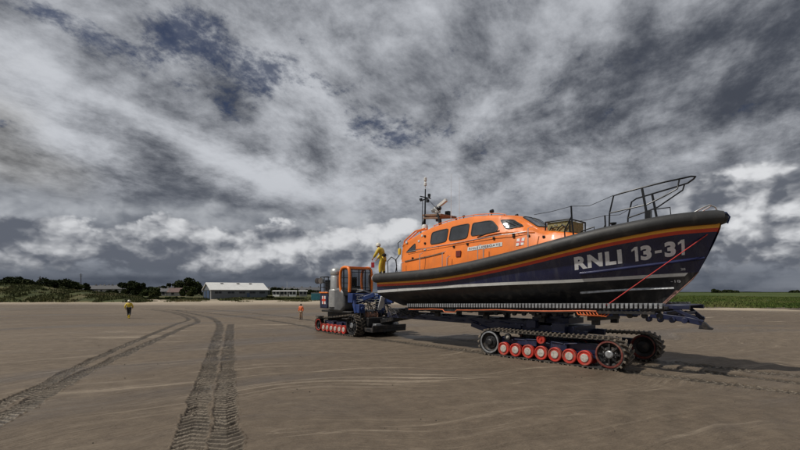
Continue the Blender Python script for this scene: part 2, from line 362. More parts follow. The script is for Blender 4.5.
def beach():
    tx = np.r_[np.linspace(-9, -1.25, 30), np.linspace(-1.2, 1.2, 860), np.linspace(1.25, 9, 30)]
    ys = np.r_[np.linspace(-40, 3.0, 6), 2.5 * 430 / np.linspace(250, 10.5, 640), np.geomspace(110, 8500, 40)]
    Yg, Tg = np.meshgrid(ys, tx, indexing='ij'); Xg = Tg * np.maximum(Yg, 12 + 0 * Yg)
    Xg = np.where(Yg < 12, Tg * np.maximum(Yg, 5.5), Xg)
    a = R(25); al = Xg * math.cos(a) + Yg * math.sin(a); ac = Yg * math.cos(a) - Xg * math.sin(a)
    w = np.clip((60 - np.hypot(Xg, Yg)) / 30, 0, 1)
    Z = w * (.016 * np.sin(ac * 2.1 + 1.2 * np.sin(al * .35)) * (0.5 + .5 * np.sin(al * .21 + ac * .13)) + .010 * np.sin(ac * 4.7 + 2 * np.sin(al * .5 + 1)) * (.5 + .5 * np.sin(al * .33 - ac * .2)))
    w2 = w * np.clip((Xg + 1) / 5, 0, 1); b = R(48); bc = Yg * math.cos(b) - Xg * math.sin(b); bl = Xg * math.cos(b) + Yg * math.sin(b)
    Z += w2 * .022 * np.sin(bc * 7.5 + 1.8 * np.sin(bl * .9 + .6 * np.sin(bc))) * (.5 + .5 * np.sin(bl * .7 + bc * .4))
    M = np.zeros_like(Z); Cr = np.zeros_like(Z)
    xf, yf = Xg.ravel(), Yg.ravel(); zf = Z.ravel(); mf = M.ravel(); cf = Cr.ravel()
    for (c, wd, pitch, amp, seed, flip, chev, depth, bed_shade) in RUTS:
        rg = np.random.default_rng(seed)
        d = np.r_[0, np.cumsum(np.hypot(*(c[1:] - c[:-1]).T))]; L = d[-1]; n = int(max(60, L / .22)); S = np.linspace(0, L, n)
        px = np.interp(S, d, c[:, 0]); py = np.interp(S, d, c[:, 1]); sx, sy = np.gradient(px), np.gradient(py); l = np.hypot(sx, sy); sx, sy = sx / l, sy / l
        sel = np.where((xf > px.min() - 1) & (xf < px.max() + 1) & (yf > py.min() - 1) & (yf < py.max() + 1))[0]
        for ch in np.array_split(sel, max(1, len(sel) * n // 12000000 + 1)):
            if not len(ch): continue
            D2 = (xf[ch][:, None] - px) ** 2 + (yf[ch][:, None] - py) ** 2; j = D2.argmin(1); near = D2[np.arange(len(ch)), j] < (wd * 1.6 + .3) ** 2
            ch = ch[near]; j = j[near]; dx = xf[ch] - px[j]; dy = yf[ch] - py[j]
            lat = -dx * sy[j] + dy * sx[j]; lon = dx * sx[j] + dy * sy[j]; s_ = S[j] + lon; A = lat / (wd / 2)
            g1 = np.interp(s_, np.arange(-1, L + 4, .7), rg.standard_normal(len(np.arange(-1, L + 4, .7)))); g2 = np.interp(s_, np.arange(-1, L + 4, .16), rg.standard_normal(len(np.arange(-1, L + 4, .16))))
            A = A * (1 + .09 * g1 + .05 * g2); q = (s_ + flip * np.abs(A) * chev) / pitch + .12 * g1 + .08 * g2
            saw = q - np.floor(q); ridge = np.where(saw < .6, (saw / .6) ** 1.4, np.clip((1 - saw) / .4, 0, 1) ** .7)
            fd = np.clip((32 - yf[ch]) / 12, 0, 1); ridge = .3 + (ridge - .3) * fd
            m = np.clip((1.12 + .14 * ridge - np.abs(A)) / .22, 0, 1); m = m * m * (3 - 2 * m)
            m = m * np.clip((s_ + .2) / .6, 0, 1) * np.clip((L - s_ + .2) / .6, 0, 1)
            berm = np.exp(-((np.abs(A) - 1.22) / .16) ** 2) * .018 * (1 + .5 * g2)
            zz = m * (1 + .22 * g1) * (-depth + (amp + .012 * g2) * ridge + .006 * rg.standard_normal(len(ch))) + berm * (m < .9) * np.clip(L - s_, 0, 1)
            take = m > mf[ch] * .999; zf[ch] = np.where(take, zz + zf[ch] * (1 - m), zf[ch]); mf[ch] = np.maximum(mf[ch], m * bed_shade)
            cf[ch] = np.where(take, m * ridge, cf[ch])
    rg = np.random.default_rng(77)
    for (x0_, y0_, hx, hy, nst) in ((-11.5, 42, 3.4, -9, 22), (-8.5, 20, 7.5, 1.5, 20), (-9.5, 39, 2, -12, 24), (0.5, 24, -5, 3, 16)):
        l_ = math.hypot(hx, hy); ux, uy = hx / l_, hy / l_
        for k in range(nst):
            cx_ = x0_ + ux * .72 * k - uy * .12 * (1 if k % 2 else -1) + rg.normal() * .05; cy_ = y0_ + uy * .72 * k + ux * .12 * (1 if k % 2 else -1) + rg.normal() * .05
            se = np.where((abs(xf - cx_) < .5) & (abs(yf - cy_) < .5))[0]; u_ = (xf[se] - cx_) * ux + (yf[se] - cy_) * uy; v_ = (yf[se] - cy_) * ux - (xf[se] - cx_) * uy
            e_ = (u_ / .15) ** 2 + (v_ / .065) ** 2; zf[se] += -.035 * np.exp(-e_) + .010 * np.exp(-((np.sqrt(e_) - 1.6) / .4) ** 2); mf[se] = np.maximum(mf[se], .6 * np.exp(-e_))
    ny, nx = Xg.shape; idx = np.arange(ny * nx).reshape(ny, nx)
    F = np.stack([idx[:-1, :-1], idx[:-1, 1:], idx[1:, 1:], idx[1:, :-1]], -1).reshape(-1, 4)
    me = bpy.data.meshes.new('beach'); me.vertices.add(ny * nx); me.vertices.foreach_set('co', np.stack([xf, yf, zf], 1).astype(np.float32).ravel())
    me.loops.add(len(F) * 4); me.loops.foreach_set('vertex_index', F.astype(np.int32).ravel()); me.polygons.add(len(F)); me.polygons.foreach_set('loop_start', np.arange(0, len(F) * 4, 4, dtype=np.int32)); me.polygons.foreach_set('loop_total', np.full(len(F), 4, dtype=np.int32))
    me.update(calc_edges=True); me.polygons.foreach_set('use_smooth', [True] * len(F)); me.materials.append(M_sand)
    for nm, ar in (('churn_shade', mf), ('crest', cf)): at_ = me.attributes.new(nm, 'FLOAT', 'POINT'); at_.data.foreach_set('value', ar.astype(np.float32))
    me.validate(); o = bpy.data.objects.new('beach', me); COL.objects.link(o); tag(o, kind='structure')
beach()
L5 = lambda tab: (lambda x: float(np.interp(x, [p[0] for p in tab], [p[1] for p in tab])))
def smooth_tab(tab, n=40):
    c = catmull(tab, n); return lambda x: float(np.interp(x, c[:, 0], c[:, 1]))
T = smooth_tab([(0, 3.20), (3.4, 3.28), (5.7, 3.46), (8, 3.78), (9.9, 4.13), (11.1, 4.36), (12.2, 4.54), (13, 4.65), (14.1, 4.72)])
BT = smooth_tab([(0, 1.85), (3.4, 1.9), (5.7, 1.9), (8, 1.83), (9.9, 1.62), (11.1, 1.37), (12.2, 1.02), (13, .66), (13.6, .33), (14.0, .04)])
def level(zt, bt, xe): return (smooth_tab(zt), smooth_tab(bt), xe)
levels = [
    level([(0, 1.78), (6, 1.76), (9, 1.77), (11, 1.87), (12, 2.0), (12.42, 2.1)], [(0, .03), (6, .03), (12.42, .03)], 12.42),
    level([(0, 2.16), (6, 2.26), (9, 2.32), (11, 2.40), (12, 2.48), (12.85, 2.55)], [(0, 1.25), (6, 1.22), (8, 1.05), (10, .72), (11, .50), (12, .25), (12.85, .03)], 12.86),
    level([(0, 2.38), (5.5, 2.62), (9.8, 2.75), (12, 2.85), (13.2, 2.92)], [(0, 1.74), (5.5, 1.74), (8, 1.60), (10, 1.18), (11, .90), (12, .52), (12.8, .2), (13.2, .03)], 13.22),
    level([(0, 2.46), (5.5, 2.70), (9.8, 2.82), (12, 2.93), (13.26, 3.0)], [(0, 1.79), (5.5, 1.79), (8, 1.66), (10, 1.26), (11, .98), (12, .58), (12.8, .25), (13.26, .03)], 13.28),
    level([(0, 2.585), (5.5, 2.81), (9.8, 2.925), (12, 3.035), (13.35, 3.105)], [(0, 1.80), (5.5, 1.80), (8, 1.68), (10, 1.29), (11, 1.01), (12, .62), (12.8, .29), (13.36, .03)], 13.38),
    level([(0, 2.72), (5.5, 2.92), (8, 3.02), (10.5, 3.14), (13.58, 3.52)], [(0, 1.82), (5.5, 1.82), (8, 1.72), (10, 1.38), (11, 1.12), (12, .74), (13, .34), (13.58, .03)], 13.58),
]
Xe_top = 13.88
nL = []
for k in range(1, 5):                                     # topsides between the knuckle and the stripes
    f = k / 4.0; z0, b0, x0 = levels[5]
    zt = lambda x, f=f: z0(min(x, 13.58)) * (1 - f) + (T(x) - .42) * f
    bt = lambda x, f=f: (b0(min(x, 13.58)) * (1 - f ** 1.35) + (BT(x) - .03) * f ** 1.35)
    nL.append((zt, bt, 13.58 + (Xe_top - 13.58) * f))
levels += nL
levels.append((lambda x: T(x) - .31, lambda x: BT(x) - .01, 13.92))
levels.append((lambda x: T(x) - .10, lambda x: BT(x), 13.96))
LM = [1, 1, 1, 2, 0, 0, 0, 0, 0, 4, 3]                    # band colour between level i and i+1: 0 navy 1 black 2 white 3 yellow 4 red
lifeboat = empty('lifeboat', (*BO, 0), BA)
tag(lifeboat, 'orange and navy lifeboat numbered 13-31 riding high on its launching carriage', 'lifeboat')
NS = 90
def lv_pt(lv, s, side):
    zf, bf, xe = lv; x = 14.0 * s - (14.0 - xe) * s ** 6
    return (x, side * max(.02, bf(x)), zf(x))
hull = MB()
for side in (-1, 1):
    rows = [[lv_pt(lv, i / NS, side) for i in range(NS + 1)] for lv in levels]
    b = len(hull.v); hull.v += [p for r_ in rows for p in r_]
    for j in range(len(rows) - 1):
        for i in range(NS):
            mi = LM[j]
            xm = rows[j][i][0]
            if mi == 2 and xm > 12.98: mi = 1
            if mi == 0 and j == 4: mi = 0
            if j == 0 and i > NS - 2: mi = 5
            q = [b + j * (NS + 1) + i, b + j * (NS + 1) + i + 1, b + (j + 1) * (NS + 1) + i + 1, b + (j + 1) * (NS + 1) + i]
            hull.f.append(tuple(q if side > 0 else q[::-1])); hull.m.append(mi)
# transom
tr = [lv_pt(lv, 0, -1) for lv in levels] + [lv_pt(lv, 0, 1) for lv in levels[::-1]]
hull.add(tr, [tuple(range(len(tr)))], 0)
hull.build('hull', [M_navy, M_black, M_white, M_yel, M_red, M_keel], lifeboat, smooth=22, fix=False)
def bvh_of(mb): return BVHTree.FromPolygons([Vector(p) for p in mb.v], [f for f in mb.f])
hull_bvh = bvh_of(hull)
def cast_side(bv, x, z, off):
    h = bv.ray_cast(Vector((x, -6, z)), Vector((0, 1, 0)))
    if h[0] is None: return Vector((x, -1, z))
    n = h[1] if h[1].y < 0 else -h[1]
    return h[0] + n * off
def cast_top(bv, x, y, off):
    h = bv.ray_cast(Vector((x, y, 12)), Vector((0, 0, -1)))
    if h[0] is None: return Vector((x, y, 4))
    n = h[1] if h[1].z > 0 else -h[1]
    return h[0] + n * off
# stem / keel band
kb = MB(); pts = [(11.2, 1.87), (12, 1.985), (12.42, 2.08), (12.86, 2.53), (13.22, 2.90), (13.38, 3.12)]
kb.tube([(p[0] + .01, 0, p[1]) for p in pts], [.01, .02, .026, .024, .02, .012], 8)
kb.build('stem_band', M_keel, lifeboat)
# deck
dk = MB(); P0 = [lv_pt((lambda x: T(x) + .02, BT, 13.9), i / 40, -1) for i in range(41)]; P1 = [(p[0], -p[1], p[2]) for p in P0]
dk.add(P0 + P1, [(i, i + 1, 41 + i + 1, 41 + i) for i in range(40)]); dk.build('deck', M_deck, lifeboat)
# fender tube all round
fp = []; fr = []
for i in range(61):
    x = 13.86 * (i / 60); fp.append((x, -BT(x) - .03, T(x) + 0)); fr.append(.232 if x < 10 else .232 - .006 * (x - 10))
near = fp
for side in (1, -1):
    ft = MB(); pts = [(p[0], side * (-p[1]) * -1 if False else (p[1] if side == 1 else -p[1]), p[2]) for p in near]
    pts = [(-.12, pts[0][1], pts[0][2])] + pts + [(14.02, -.10 * side, T(14.02) - .01)] ; rr = [.19] + fr + [.17]
    ft.tube(pts, rr, 20)
    fo = ft.build('fender', M_tube, lifeboat, smooth=60)
    cp = MB(); cp.lathe([(.0, -.10), (.10, -.09), (.17, -.05), (.20, 0), (.20, .05)], (-.12, pts[0][1], pts[0][2]), 'x', 20); cp.build('end_cap', M_pink, fo)
bn = MB(); bn.lathe([(0, .20), (.09, .19), (.16, .12), (.19, 0), (.17, -.2), (.16, -.3)], (13.92, 0, T(14) - .01), 'x', 20)
bow_f = bn.build('bow_fender', M_tube, lifeboat, smooth=60)
bb = MB(); bb.tube([(13.98, -.19, T(14) + .12), (14.10, -.12, T(14) + .10), (14.16, 0, T(14) - .02), (14.10, .02, T(14) - .20)], .02, 8); bb.build('cover_lashing', M_mblue, bow_f)
# fairlead hoop on the bow
hp = MB(); hp.tube([(13.25, -.28, 4.86), (13.52, -.2, 5.02), (13.68, -.06, 5.11), (13.80, .05, 5.04), (13.86, .12, 4.85)], .022, 8)
hp.tube([(13.25, .1, 4.84), (13.5, .12, 5.0), (13.68, .1, 5.10)], .018, 8)
hp.build('bow_hoop', M_wrail, lifeboat)
mt = MB(); mt.box((13.42, -.1, 4.86), (.5, .25, .06)); mt.build('bow_roller_plate', M_hose, lifeboat, bevel=.01)
# spray rails
def side_strip(name, pts, wz, out, m, n=40, parent=lifeboat):
    mb = MB(); c = catmull(pts, n); vs = []
    for (x, z) in c:
        vs += [cast_side(hull_bvh, x, z + wz, .002), cast_side(hull_bvh, x, z + wz * .2, out), cast_side(hull_bvh, x, z - wz * .3, out), cast_side(hull_bvh, x, z - wz, .002)]
    k = 4; fs = [(i * k + j, i * k + j + 1, (i + 1) * k + j + 1, (i + 1) * k + j) for i in range(len(c) - 1) for j in range(3)]
    mb.add(vs, fs)
    for sgn in (1,):
        o = mb.build(name, m, parent, smooth=30)
    mb2 = MB(); mb2.add([(v[0], -v[1], v[2]) for v in mb.v], fs); mb2.build(name, m, parent, smooth=30)
side_strip('spray_rail', [(10.3, 3.12), (10.8, 3.17), (12, 3.32), (13.0, 3.45), (13.55, 3.53)], .045, .045, M_blues)
side_strip('spray_rail', [(10.1, 2.47), (11, 2.54), (12, 2.60), (12.75, 2.62)], .035, .05, M_galv)
# lettering
def text_mesh(s, size=1, offset=.0, spacing=1.0):
    cu = bpy.data.curves.new('lettering', 'FONT'); cu.body = s; cu.size = size; cu.offset = offset; cu.space_character = spacing; cu.resolution_u = 4
    ob = bpy.data.objects.new('lettering', cu); COL.objects.link(ob)
    bpy.context.view_layer.update(); dg = bpy.context.evaluated_depsgraph_get()
    me = bpy.data.meshes.new_from_object(ob.evaluated_get(dg)); bpy.data.objects.remove(ob); bpy.data.curves.remove(cu)
    bm = bmesh.new(); bm.from_mesh(me); bmesh.ops.triangulate(bm, faces=bm.faces[:])
    for _ in range(3):
        es = [e for e in bm.edges if e.calc_length() > .09 * size]
        if not es: break
        bmesh.ops.subdivide_edges(bm, edges=es, cuts=1); bmesh.ops.triangulate(bm, faces=bm.faces[:])
    v = [tuple(q.co) for q in bm.verts]; f = [tuple(q.index for q in p.verts) for p in bm.faces]; bm.free(); bpy.data.meshes.remove(me)
    return v, f
def decal_text(s, fn, name, m, parent, size=1, offset=0, width=None, spacing=1.0):
    v, f = text_mesh(s, size, offset, spacing)
    x0 = min(p[0] for p in v); x1 = max(p[0] for p in v); y0 = min(p[1] for p in v); y1 = max(p[1] for p in v)
    mb = MB(); mb.add([fn((p[0] - x0) / (x1 - x0), (p[1] - y0) / (y1 - y0)) for p in v], f)
    return mb.build(name, m, parent, smooth=0, fix=False)
def seg_text(s, xa, xb, name='registration_lettering'):
    def fn(u, w):
        x = xa + (xb - xa) * u; z = 3.25 + .132 * (x - 10.2) + w * (.425 + .012 * (x - 10.2))
        x2 = x + .03 * w
        return cast_side(hull_bvh, x2, z, .006)
    decal_text(s, fn, name, M_text, lifeboat, 1, .05, spacing=1.16)
seg_text('RNLI', 10.16, 11.54)
def seg_pt(x, w): return cast_side(hull_bvh, x + .03 * w, 3.25 + .132 * (x - 10.2) + w * (.425 + .012 * (x - 10.2)), .007)
def digit_one(xa, xb):
    mb = MB(); q = [[(0, .70), (0, .84)], [(.25, .76), (.25, .90)], [(.52, .80), (.52, 1)]]
    f = lambda u, w: seg_pt(xa + (xb - xa) * u, w)
    for (l0, h0), (l1, h1) in zip(q[:-1], q[1:]): mb.add([f(*l0), f(*l1), f(*h1), f(*h0)], [(0, 1, 2, 3)])
    for k in range(6): w0, w1 = k / 6, (k + 1) / 6; mb.add([f(.52, w0), f(1, w0), f(1, w1), f(.52, w1)], [(0, 1, 2, 3)])
    bm_ = mb.build('registration_lettering', M_text, lifeboat, smooth=0, fix=False)
digit_one(11.80, 11.965); seg_text('3', 12.03, 12.31)
mb = MB(); mb.add([seg_pt(x, w) for w in (.36, .54) for x in (12.39, 12.47, 12.56)], [(0, 1, 4, 3), (1, 2, 5, 4)]); mb.build('registration_lettering', M_text, lifeboat, smooth=0, fix=False)
seg_text('3', 12.63, 12.90); digit_one(12.955, 13.11)
# draught marks
def dm(s, x, z, h, w):
    decal_text(s, lambda u, q: cast_side(hull_bvh, x + w * u, z + h * q, .006), 'draught_mark', M_text, lifeboat, 1, .01)
dm('20', 12.98, 3.17, .07, .11); dm('-18', 12.70, 2.80, .08, .24)

# ------------------------------------------------------------------ wheelhouse
W = MB()
st = [  # x, half width at deck, half width at sill, sill z, roof edge half width, roof edge z, crown
    (1.50, 1.50, 1.46, 4.20, 1.40, 4.86, .04), (1.62, 1.52, 1.46, 4.22, 1.36, 4.96, .04), (2.65, 1.56, 1.44, 4.45, 1.20, 5.36, .05), (3.2, 1.57, 1.44, 4.50, 1.16, 5.50, .06), (4.0, 1.58, 1.44, 4.52, 1.14, 5.62, .07),
    (4.8, 1.58, 1.44, 4.55, 1.14, 5.69, .08), (5.7, 1.58, 1.44, 4.62, 1.14, 5.70, .08), (6.5, 1.55, 1.42, 4.70, 1.14, 5.63, .08), (7.0, 1.52, 1.40, 4.76, 1.13, 5.56, .08),
    (7.4, 1.49, 1.34, 4.82, 1.00, 5.50, .08), (7.7, 1.46, 1.26, 4.84, .88, 5.42, .08), (8.0, 1.43, 1.18, 4.86, .80, 5.24, .07), (8.4, 1.40, 1.12, 4.80, .78, 4.96, .05), (8.6, 1.38, 1.12, 4.70, .86, 4.83, .05),
    (9.2, 1.30, 1.15, 4.52, 1.05, 4.70, .05), (9.7, 1.20, 1.05, 4.48, .95, 4.62, .04), (10.2, 1.05, .9, 4.46, .8, 4.50, .02), (10.35, 1.0, .86, 4.3, .75, 4.34, .01)]
st_x = [s[0] for s in st]
def stv(x): return [float(np.interp(x, st_x, [s[k] for s in st])) for k in range(7)]
fine_x = sorted(set([round(x, 3) for x in np.linspace(1.5, 10.35, 70)] + st_x))
K = 0
for x in fine_x:
    _, wb, ws, zs, wr, zr, cr = stv(x); dz = T(x)
    half = [(wb, dz - .1), (wb - .01, dz + .25), (ws + .03, zs - .10), (ws, zs), (ws * .28 + wr * .72, zs * .25 + zr * .75 - .02), (wr + .045, zr - .12), (wr + .015, zr - .045), (wr - .06, zr + .0), (wr * .6, zr + cr * .7), (0, zr + cr)]
    half = [(a, max(b, dz - .1 + i * .005)) for i, (a, b) in enumerate(half)]
    ring = [(x, -a, b) for a, b in half] + [(x, a, b) for a, b in half[:-1][::-1]]
    W.v += ring; K = len(ring)
n = len(fine_x)
for i in range(n - 1):
    for k in range(K - 1): W.f.append((i * K + k, i * K + k + 1, (i + 1) * K + k + 1, (i + 1) * K + k)); W.m.append(0)
W.f += [tuple(range(K))[::-1], tuple((n - 1) * K + k for k in range(K))]; W.m += [0, 0]
wheelhouse = W.build('wheelhouse', M_orange, lifeboat, smooth=28)
w_bvh = bvh_of(W)
def rounded(poly, r, n=5):
    out = []; m = len(poly)
    for i in range(m):
        p = Vector(poly[i]); a = Vector(poly[i - 1]); b = Vector(poly[(i + 1) % m])
        ra = min(r, (a - p).length * .4); rb = min(r, (b - p).length * .4)
        s = p + (a - p).normalized() * ra; e = p + (b - p).normalized() * rb
        for k in range(n + 1):
            t = k / n; out.append((1 - t) ** 2 * s + 2 * t * (1 - t) * p + t * t * e)
        # edge samples
        s2 = b + (p - b).normalized() * min(r, (p - b).length * .4)
        for k in range(1, 4): out.append(e.lerp(s2, k / 4))
    return out
def window(poly, castf, parent, r=.13, fr=.055):
    ring = rounded([Vector(p) for p in poly], r); c = sum(ring, Vector((0, 0))) / len(ring); N = len(ring)
    def rg(scale, off, grow=0):
        o = []
        for p in ring:
            d = p - c; q = c + d * scale + d.normalized() * grow; o.append(castf(q.x, q.y, off))
        return o
    F = MB(); vs = rg(1, .001, fr) + rg(1, .028, fr * .8) + rg(1, .028, 0) + rg(1, .004, -.012)
    F.add(vs, [(j * N + i, j * N + (i + 1) % N, (j + 1) * N + (i + 1) % N, (j + 1) * N + i) for j in range(3) for i in range(N)])
    fo = F.build('window', M_frame, parent, smooth=30)
    Gm = MB(); vs = rg(1, .012, .0) + rg(.66, .012) + rg(.33, .012) + [castf(c.x, c.y, .012)]
    Gm.add(vs, [(j * N + i, j * N + (i + 1) % N, (j + 1) * N + (i + 1) % N, (j + 1) * N + i) for j in range(2) for i in range(N)] + [(2 * N + i, 2 * N + (i + 1) % N, 3 * N) for i in range(N)])
    Gm.build('glass', M_glass, fo, smooth=60)
cs = lambda x, z, off: cast_side(w_bvh, x, z, off)
def cs_far(x, z, off): p = cs(x, z, off); return Vector((p.x, -p.y, p.z))
ct = lambda x, y, off: cast_top(w_bvh, x, y, off)
wins = [[(3.34, 5.22), (4.30, 5.30), (4.30, 4.74), (3.38, 4.68)], [(4.50, 5.33), (5.48, 5.38), (5.48, 4.78), (4.50, 4.75)],
        [(5.70, 5.38), (6.62, 5.36), (6.98, 5.05), (6.90, 4.90), (5.72, 4.83)], [(7.02, 5.36), (7.50, 5.30), (7.98, 5.02), (7.36, 4.97)]]
for w in wins: window(w, cs, lifeboat, fr=.05 if w[0][0] < 7 else .04); window(w, cs_far, lifeboat)
window([(1.78, 4.42), (2.30, 4.80), (2.42, 4.44)], cs, lifeboat, r=.05, fr=.03)
for y0, y1 in ((-.70, -.04), (.04, .70)): window([(7.72, y0), (8.36, y0), (8.36, y1), (7.72, y1)], ct, lifeboat, r=.1, fr=.03)
def strip(name, path, w, h, m, parent=lifeboat, c=cs):
    mb = MB(); pts = [c(p[0], p[1], .02) for p in catmull(path, 10)]
    for a, b2 in zip(pts[:-1], pts[1:]): mb.beam(a, b2, w, h, up=(0, 1, 0))
    return mb.build(name, m, parent, smooth=0)
strip('grab_rail', [(1.75, 3.98), (3.4, 4.13), (4.3, 4.24)], .05, .03, M_brown)
strip('roof_gutter', [(2.4, 4.52), (4, 4.56), (5.5, 4.62), (7.2, 4.80), (8.5, 4.72)], .03, .018, M_orange)
mbx = MB(); p = cs(5.15, 4.12, .03); mbx.box(p, (.26, .05, .26)); mbx.build('vent_panel', mat('dark_red_panel', (.16, .025, .02), .5), lifeboat, bevel=.01)
# white name board with its lettering
def board(x0, x1, z, h, sl):
    mb = MB(); N = 12; vs = []
    for i in range(N + 1):
        x = x0 + (x1 - x0) * i / N; zz = z + sl * (x - x0); vs += [cs(x, zz + h / 2, .012), cs(x, zz - h / 2, .012)]
    mb.add(vs, [(2 * i, 2 * i + 1, 2 * i + 3, 2 * i + 2) for i in range(N)]); return mb
nb = board(5.62, 7.28, 4.28, .155, .05).build('name_board', M_wht, lifeboat, fix=False)
for wd_, xa_, xl_ in (('RNLI', 5.70, .42), ('LIFEBOATS', 6.22, .98)): decal_text(wd_, lambda u, q: cs(xa_ + xl_ * u, 4.28 + .05 * (xa_ - 5.64 + xl_ * u) - .045 + .09 * q, .02), 'name_lettering', M_dblue, nb, 1, 0, spacing=1.1)
# small red and white flag emblem by the fore end of the wheelhouse
em = MB(); em.add([cs(7.86, 4.52, .012), cs(8.16, 4.55, .012), cs(8.16, 4.27, .012), cs(7.86, 4.24, .012)], [(0, 1, 2, 3)])
eo = em.build('flag_emblem', M_wht, lifeboat, fix=False)
e2 = MB()
def q2(x0, x1, z0, z1): e2.add([cs(x0, z1, .018), cs(x1, z1, .018), cs(x1, z0, .018), cs(x0, z0, .018)], [(0, 1, 2, 3)])
q2(7.97, 8.05, 4.25, 4.54); q2(7.86, 8.16, 4.36, 4.42); e2.build('emblem_cross', M_red, eo, fix=False)
# roof rails, searchlights, vents, mast
rl = MB()
def roofp(x, y, dz): p = ct(x, y, 0); return Vector((p.x, p.y, p.z + dz))
for y in (-1.05, 1.05):
    rl.tube([roofp(x, y, .07) for x in np.linspace(3.2, 7.2, 14)], .016, 6)
    for x in np.linspace(3.3, 7.1, 6): rl.tube([roofp(x, y, 0), roofp(x, y, .07)], .014, 6)
rl.build('roof_rail', M_orange, lifeboat)
for x, y, s in ((6.35, -.85, 1), (6.6, .6, .8), (4.9, -.9, .6)):
    lp = MB(); b0 = roofp(x, y, 0); lp.tube([b0, b0 + V(0, 0, .12 * s)], .02, 8); lp.lathe([(0, -.09 * s), (.06 * s, -.07 * s), (.08 * s, .02), (.08 * s, .07 * s), (0, .075 * s)], b0 + V(0, 0, .17 * s), 'x', 14)
    lp.build('searchlight', M_rail, lifeboat)
mast = MB()   # A-frame mast over the aft end
mx, my = 2.15, -.55
zr = lambda x: stv(x)[5]
mast.beam((2.2, -.5, 6.2), (2.2, .5, 6.2), .08, .08); mast_o = mast.build('mast', M_rail, lifeboat)
for y in (-.75, .75):
    q = MB(); q.tube([(2.05, y, 5.1), (2.12, y * .9, 5.75), (2.2, y * .72, 6.28)], [.05, .045, .04], 8); q.build('leg', M_rail, mast_o)
    q = MB(); q.tube([(3.35, y, 5.5), (3.2, y * .9, 6.0), (3.05, y * .8, 6.24)], [.05, .045, .04], 8); q.build('leg', M_rail, mast_o)
pf = MB(); pf.box((2.62, 0, 6.22), (1.25, 1.15, .10), M=Matrix.Rotation(R(6), 3, 'Y')); pf.beam((2.1, -.6, 6.13), (3.2, -.6, 6.0), .06, .08); pf.build('mast_platform', M_brown, mast_o, bevel=.015)
vp = MB(); vp.tube([(2.15, -.55, 5.2), (2.17, -.55, 6.3), (2.19, -.55, 7.55)], [.05, .04, .028], 8)
vp.beam((1.85, -.55, 7.02), (2.5, -.55, 7.10), .05, .05); vp.beam((2.18, -.9, 7.15), (2.18, -.15, 7.15), .04, .04)
vp.box((2.35, -.55, 6.95), (.12, .1, .14)); vp.box((1.88, -.55, 7.1), (.14, .08, .10)); vp.box((2.4, -.5, 7.22), (.1, .1, .14))
vp.tube([(1.95, -.55, 5.2), (2.0, -.55, 7.0)], .018, 6); vp.tube([(2.4, -.55, 7.0), (3.05, -.4, 6.3)], .012, 6)
vpo = vp.build('signal_pole', M_rail, mast_o)
lp = MB(); lp.lathe([(0, .0), (.07, .0), (.075, .12), (.05, .15), (.05, .22), (.075, .24), (.075, .38), (.03, .42), (0, .42)], (2.19, -.55, 7.72), 'z', 14); lp.tube([(2.19, -.55, 7.5), (2.19, -.55, 7.75)], .018, 6); lp.build('lamp', M_wht, vpo)
rd = MB(); rd.box((2.7, -.1, 6.72), (1.05, .14, .14), M=Matrix.Rotation(R(-24), 3, 'Y')); rd.lathe([(0, 0), (.14, 0), (.14, .2), (.08, .25), (0, .25)], (2.55, -.1, 6.38), 'z', 16)
rd.tube([(2.95, -.3, 6.3), (2.95, -.3, 6.6)], .02, 6)
rd.build('radar', M_wht, mast_o, bevel=.015)
rk = MB(); rk.lathe([(0, -.1), (.09, -.1), (.1, .05), (.07, .1), (0, .1)], (3.02, -.45, 6.5), 'x', 14); rk.build('camera_housing', M_rail, mast_o, bevel=.02)
rk = MB(); rk.box((2.85, .35, 6.38), (.22, .2, .22)); rk.build('camera_housing', M_rail, mast_o, bevel=.02)
rk = MB(); rk.box((2.98, -.5, 6.02), (.16, .16, .3)); rk.build('horn', M_rail, mast_o, bevel=.02)
ant = MB(); ant.lathe([(0, 0), (.16, 0), (.16, .3), (.12, .38), (0, .40)], (2.35, -.75, 5.38), 'z', 16); ant.build('antenna_dome', M_wht, lifeboat); ant = MB(); ant.lathe([(0, 0), (.1, 0), (.1, .34), (0, .38)], (2.8, .2, 5.5), 'z', 14); ant.build('antenna_dome', M_wht, lifeboat)
for x, y in ((3.3, .7), (3.55, -.2)): wh = MB(); wh.tube([(x, y, 5.5), (x + .0, y, 8.1)], [.014, .006], 6); wh.build('whip_antenna', M_wht, lifeboat)
aw = MB()  # sloping struts aft
for y in (-1.35, -1.15, 1.15, 1.35): aw.tube([(1.35, y, 4.1), (1.55, y, 5.0), (2.2, y * .92, 5.42), (2.75, y * .86, 5.5)], .035, 8)
aw.build('aft_frame', M_orange, lifeboat)
for y in (-1.55, 1.55):
    ah = MB()
    ah.tube([(.55, y, T(.5)), (.5, y, 4.05), (.8, y, 4.25), (1.1, y, 4.1), (1.2, y, 3.8), (1.05, y, T(1))], .022, 8)
    ah.tube([(1.25, y, T(1.2)), (1.15, y, 4.1), (1.4, y, 4.3)], .022, 8)
    ah.tube([(1.35, y, 4.4), (1.3, y, 4.9), (1.5, y, 5.0)], .02, 8)
    ah.build('aft_rail', M_rail, lifeboat)
lb = MB(); lb.lathe([(.0, -.02), (.07, -.02), (.08, .22), (.05, .29), (0, .30)], (1.38, -1.52, 4.35), 'z', 12); lb.build('lifebuoy_light', M_yplas, lifeboat)
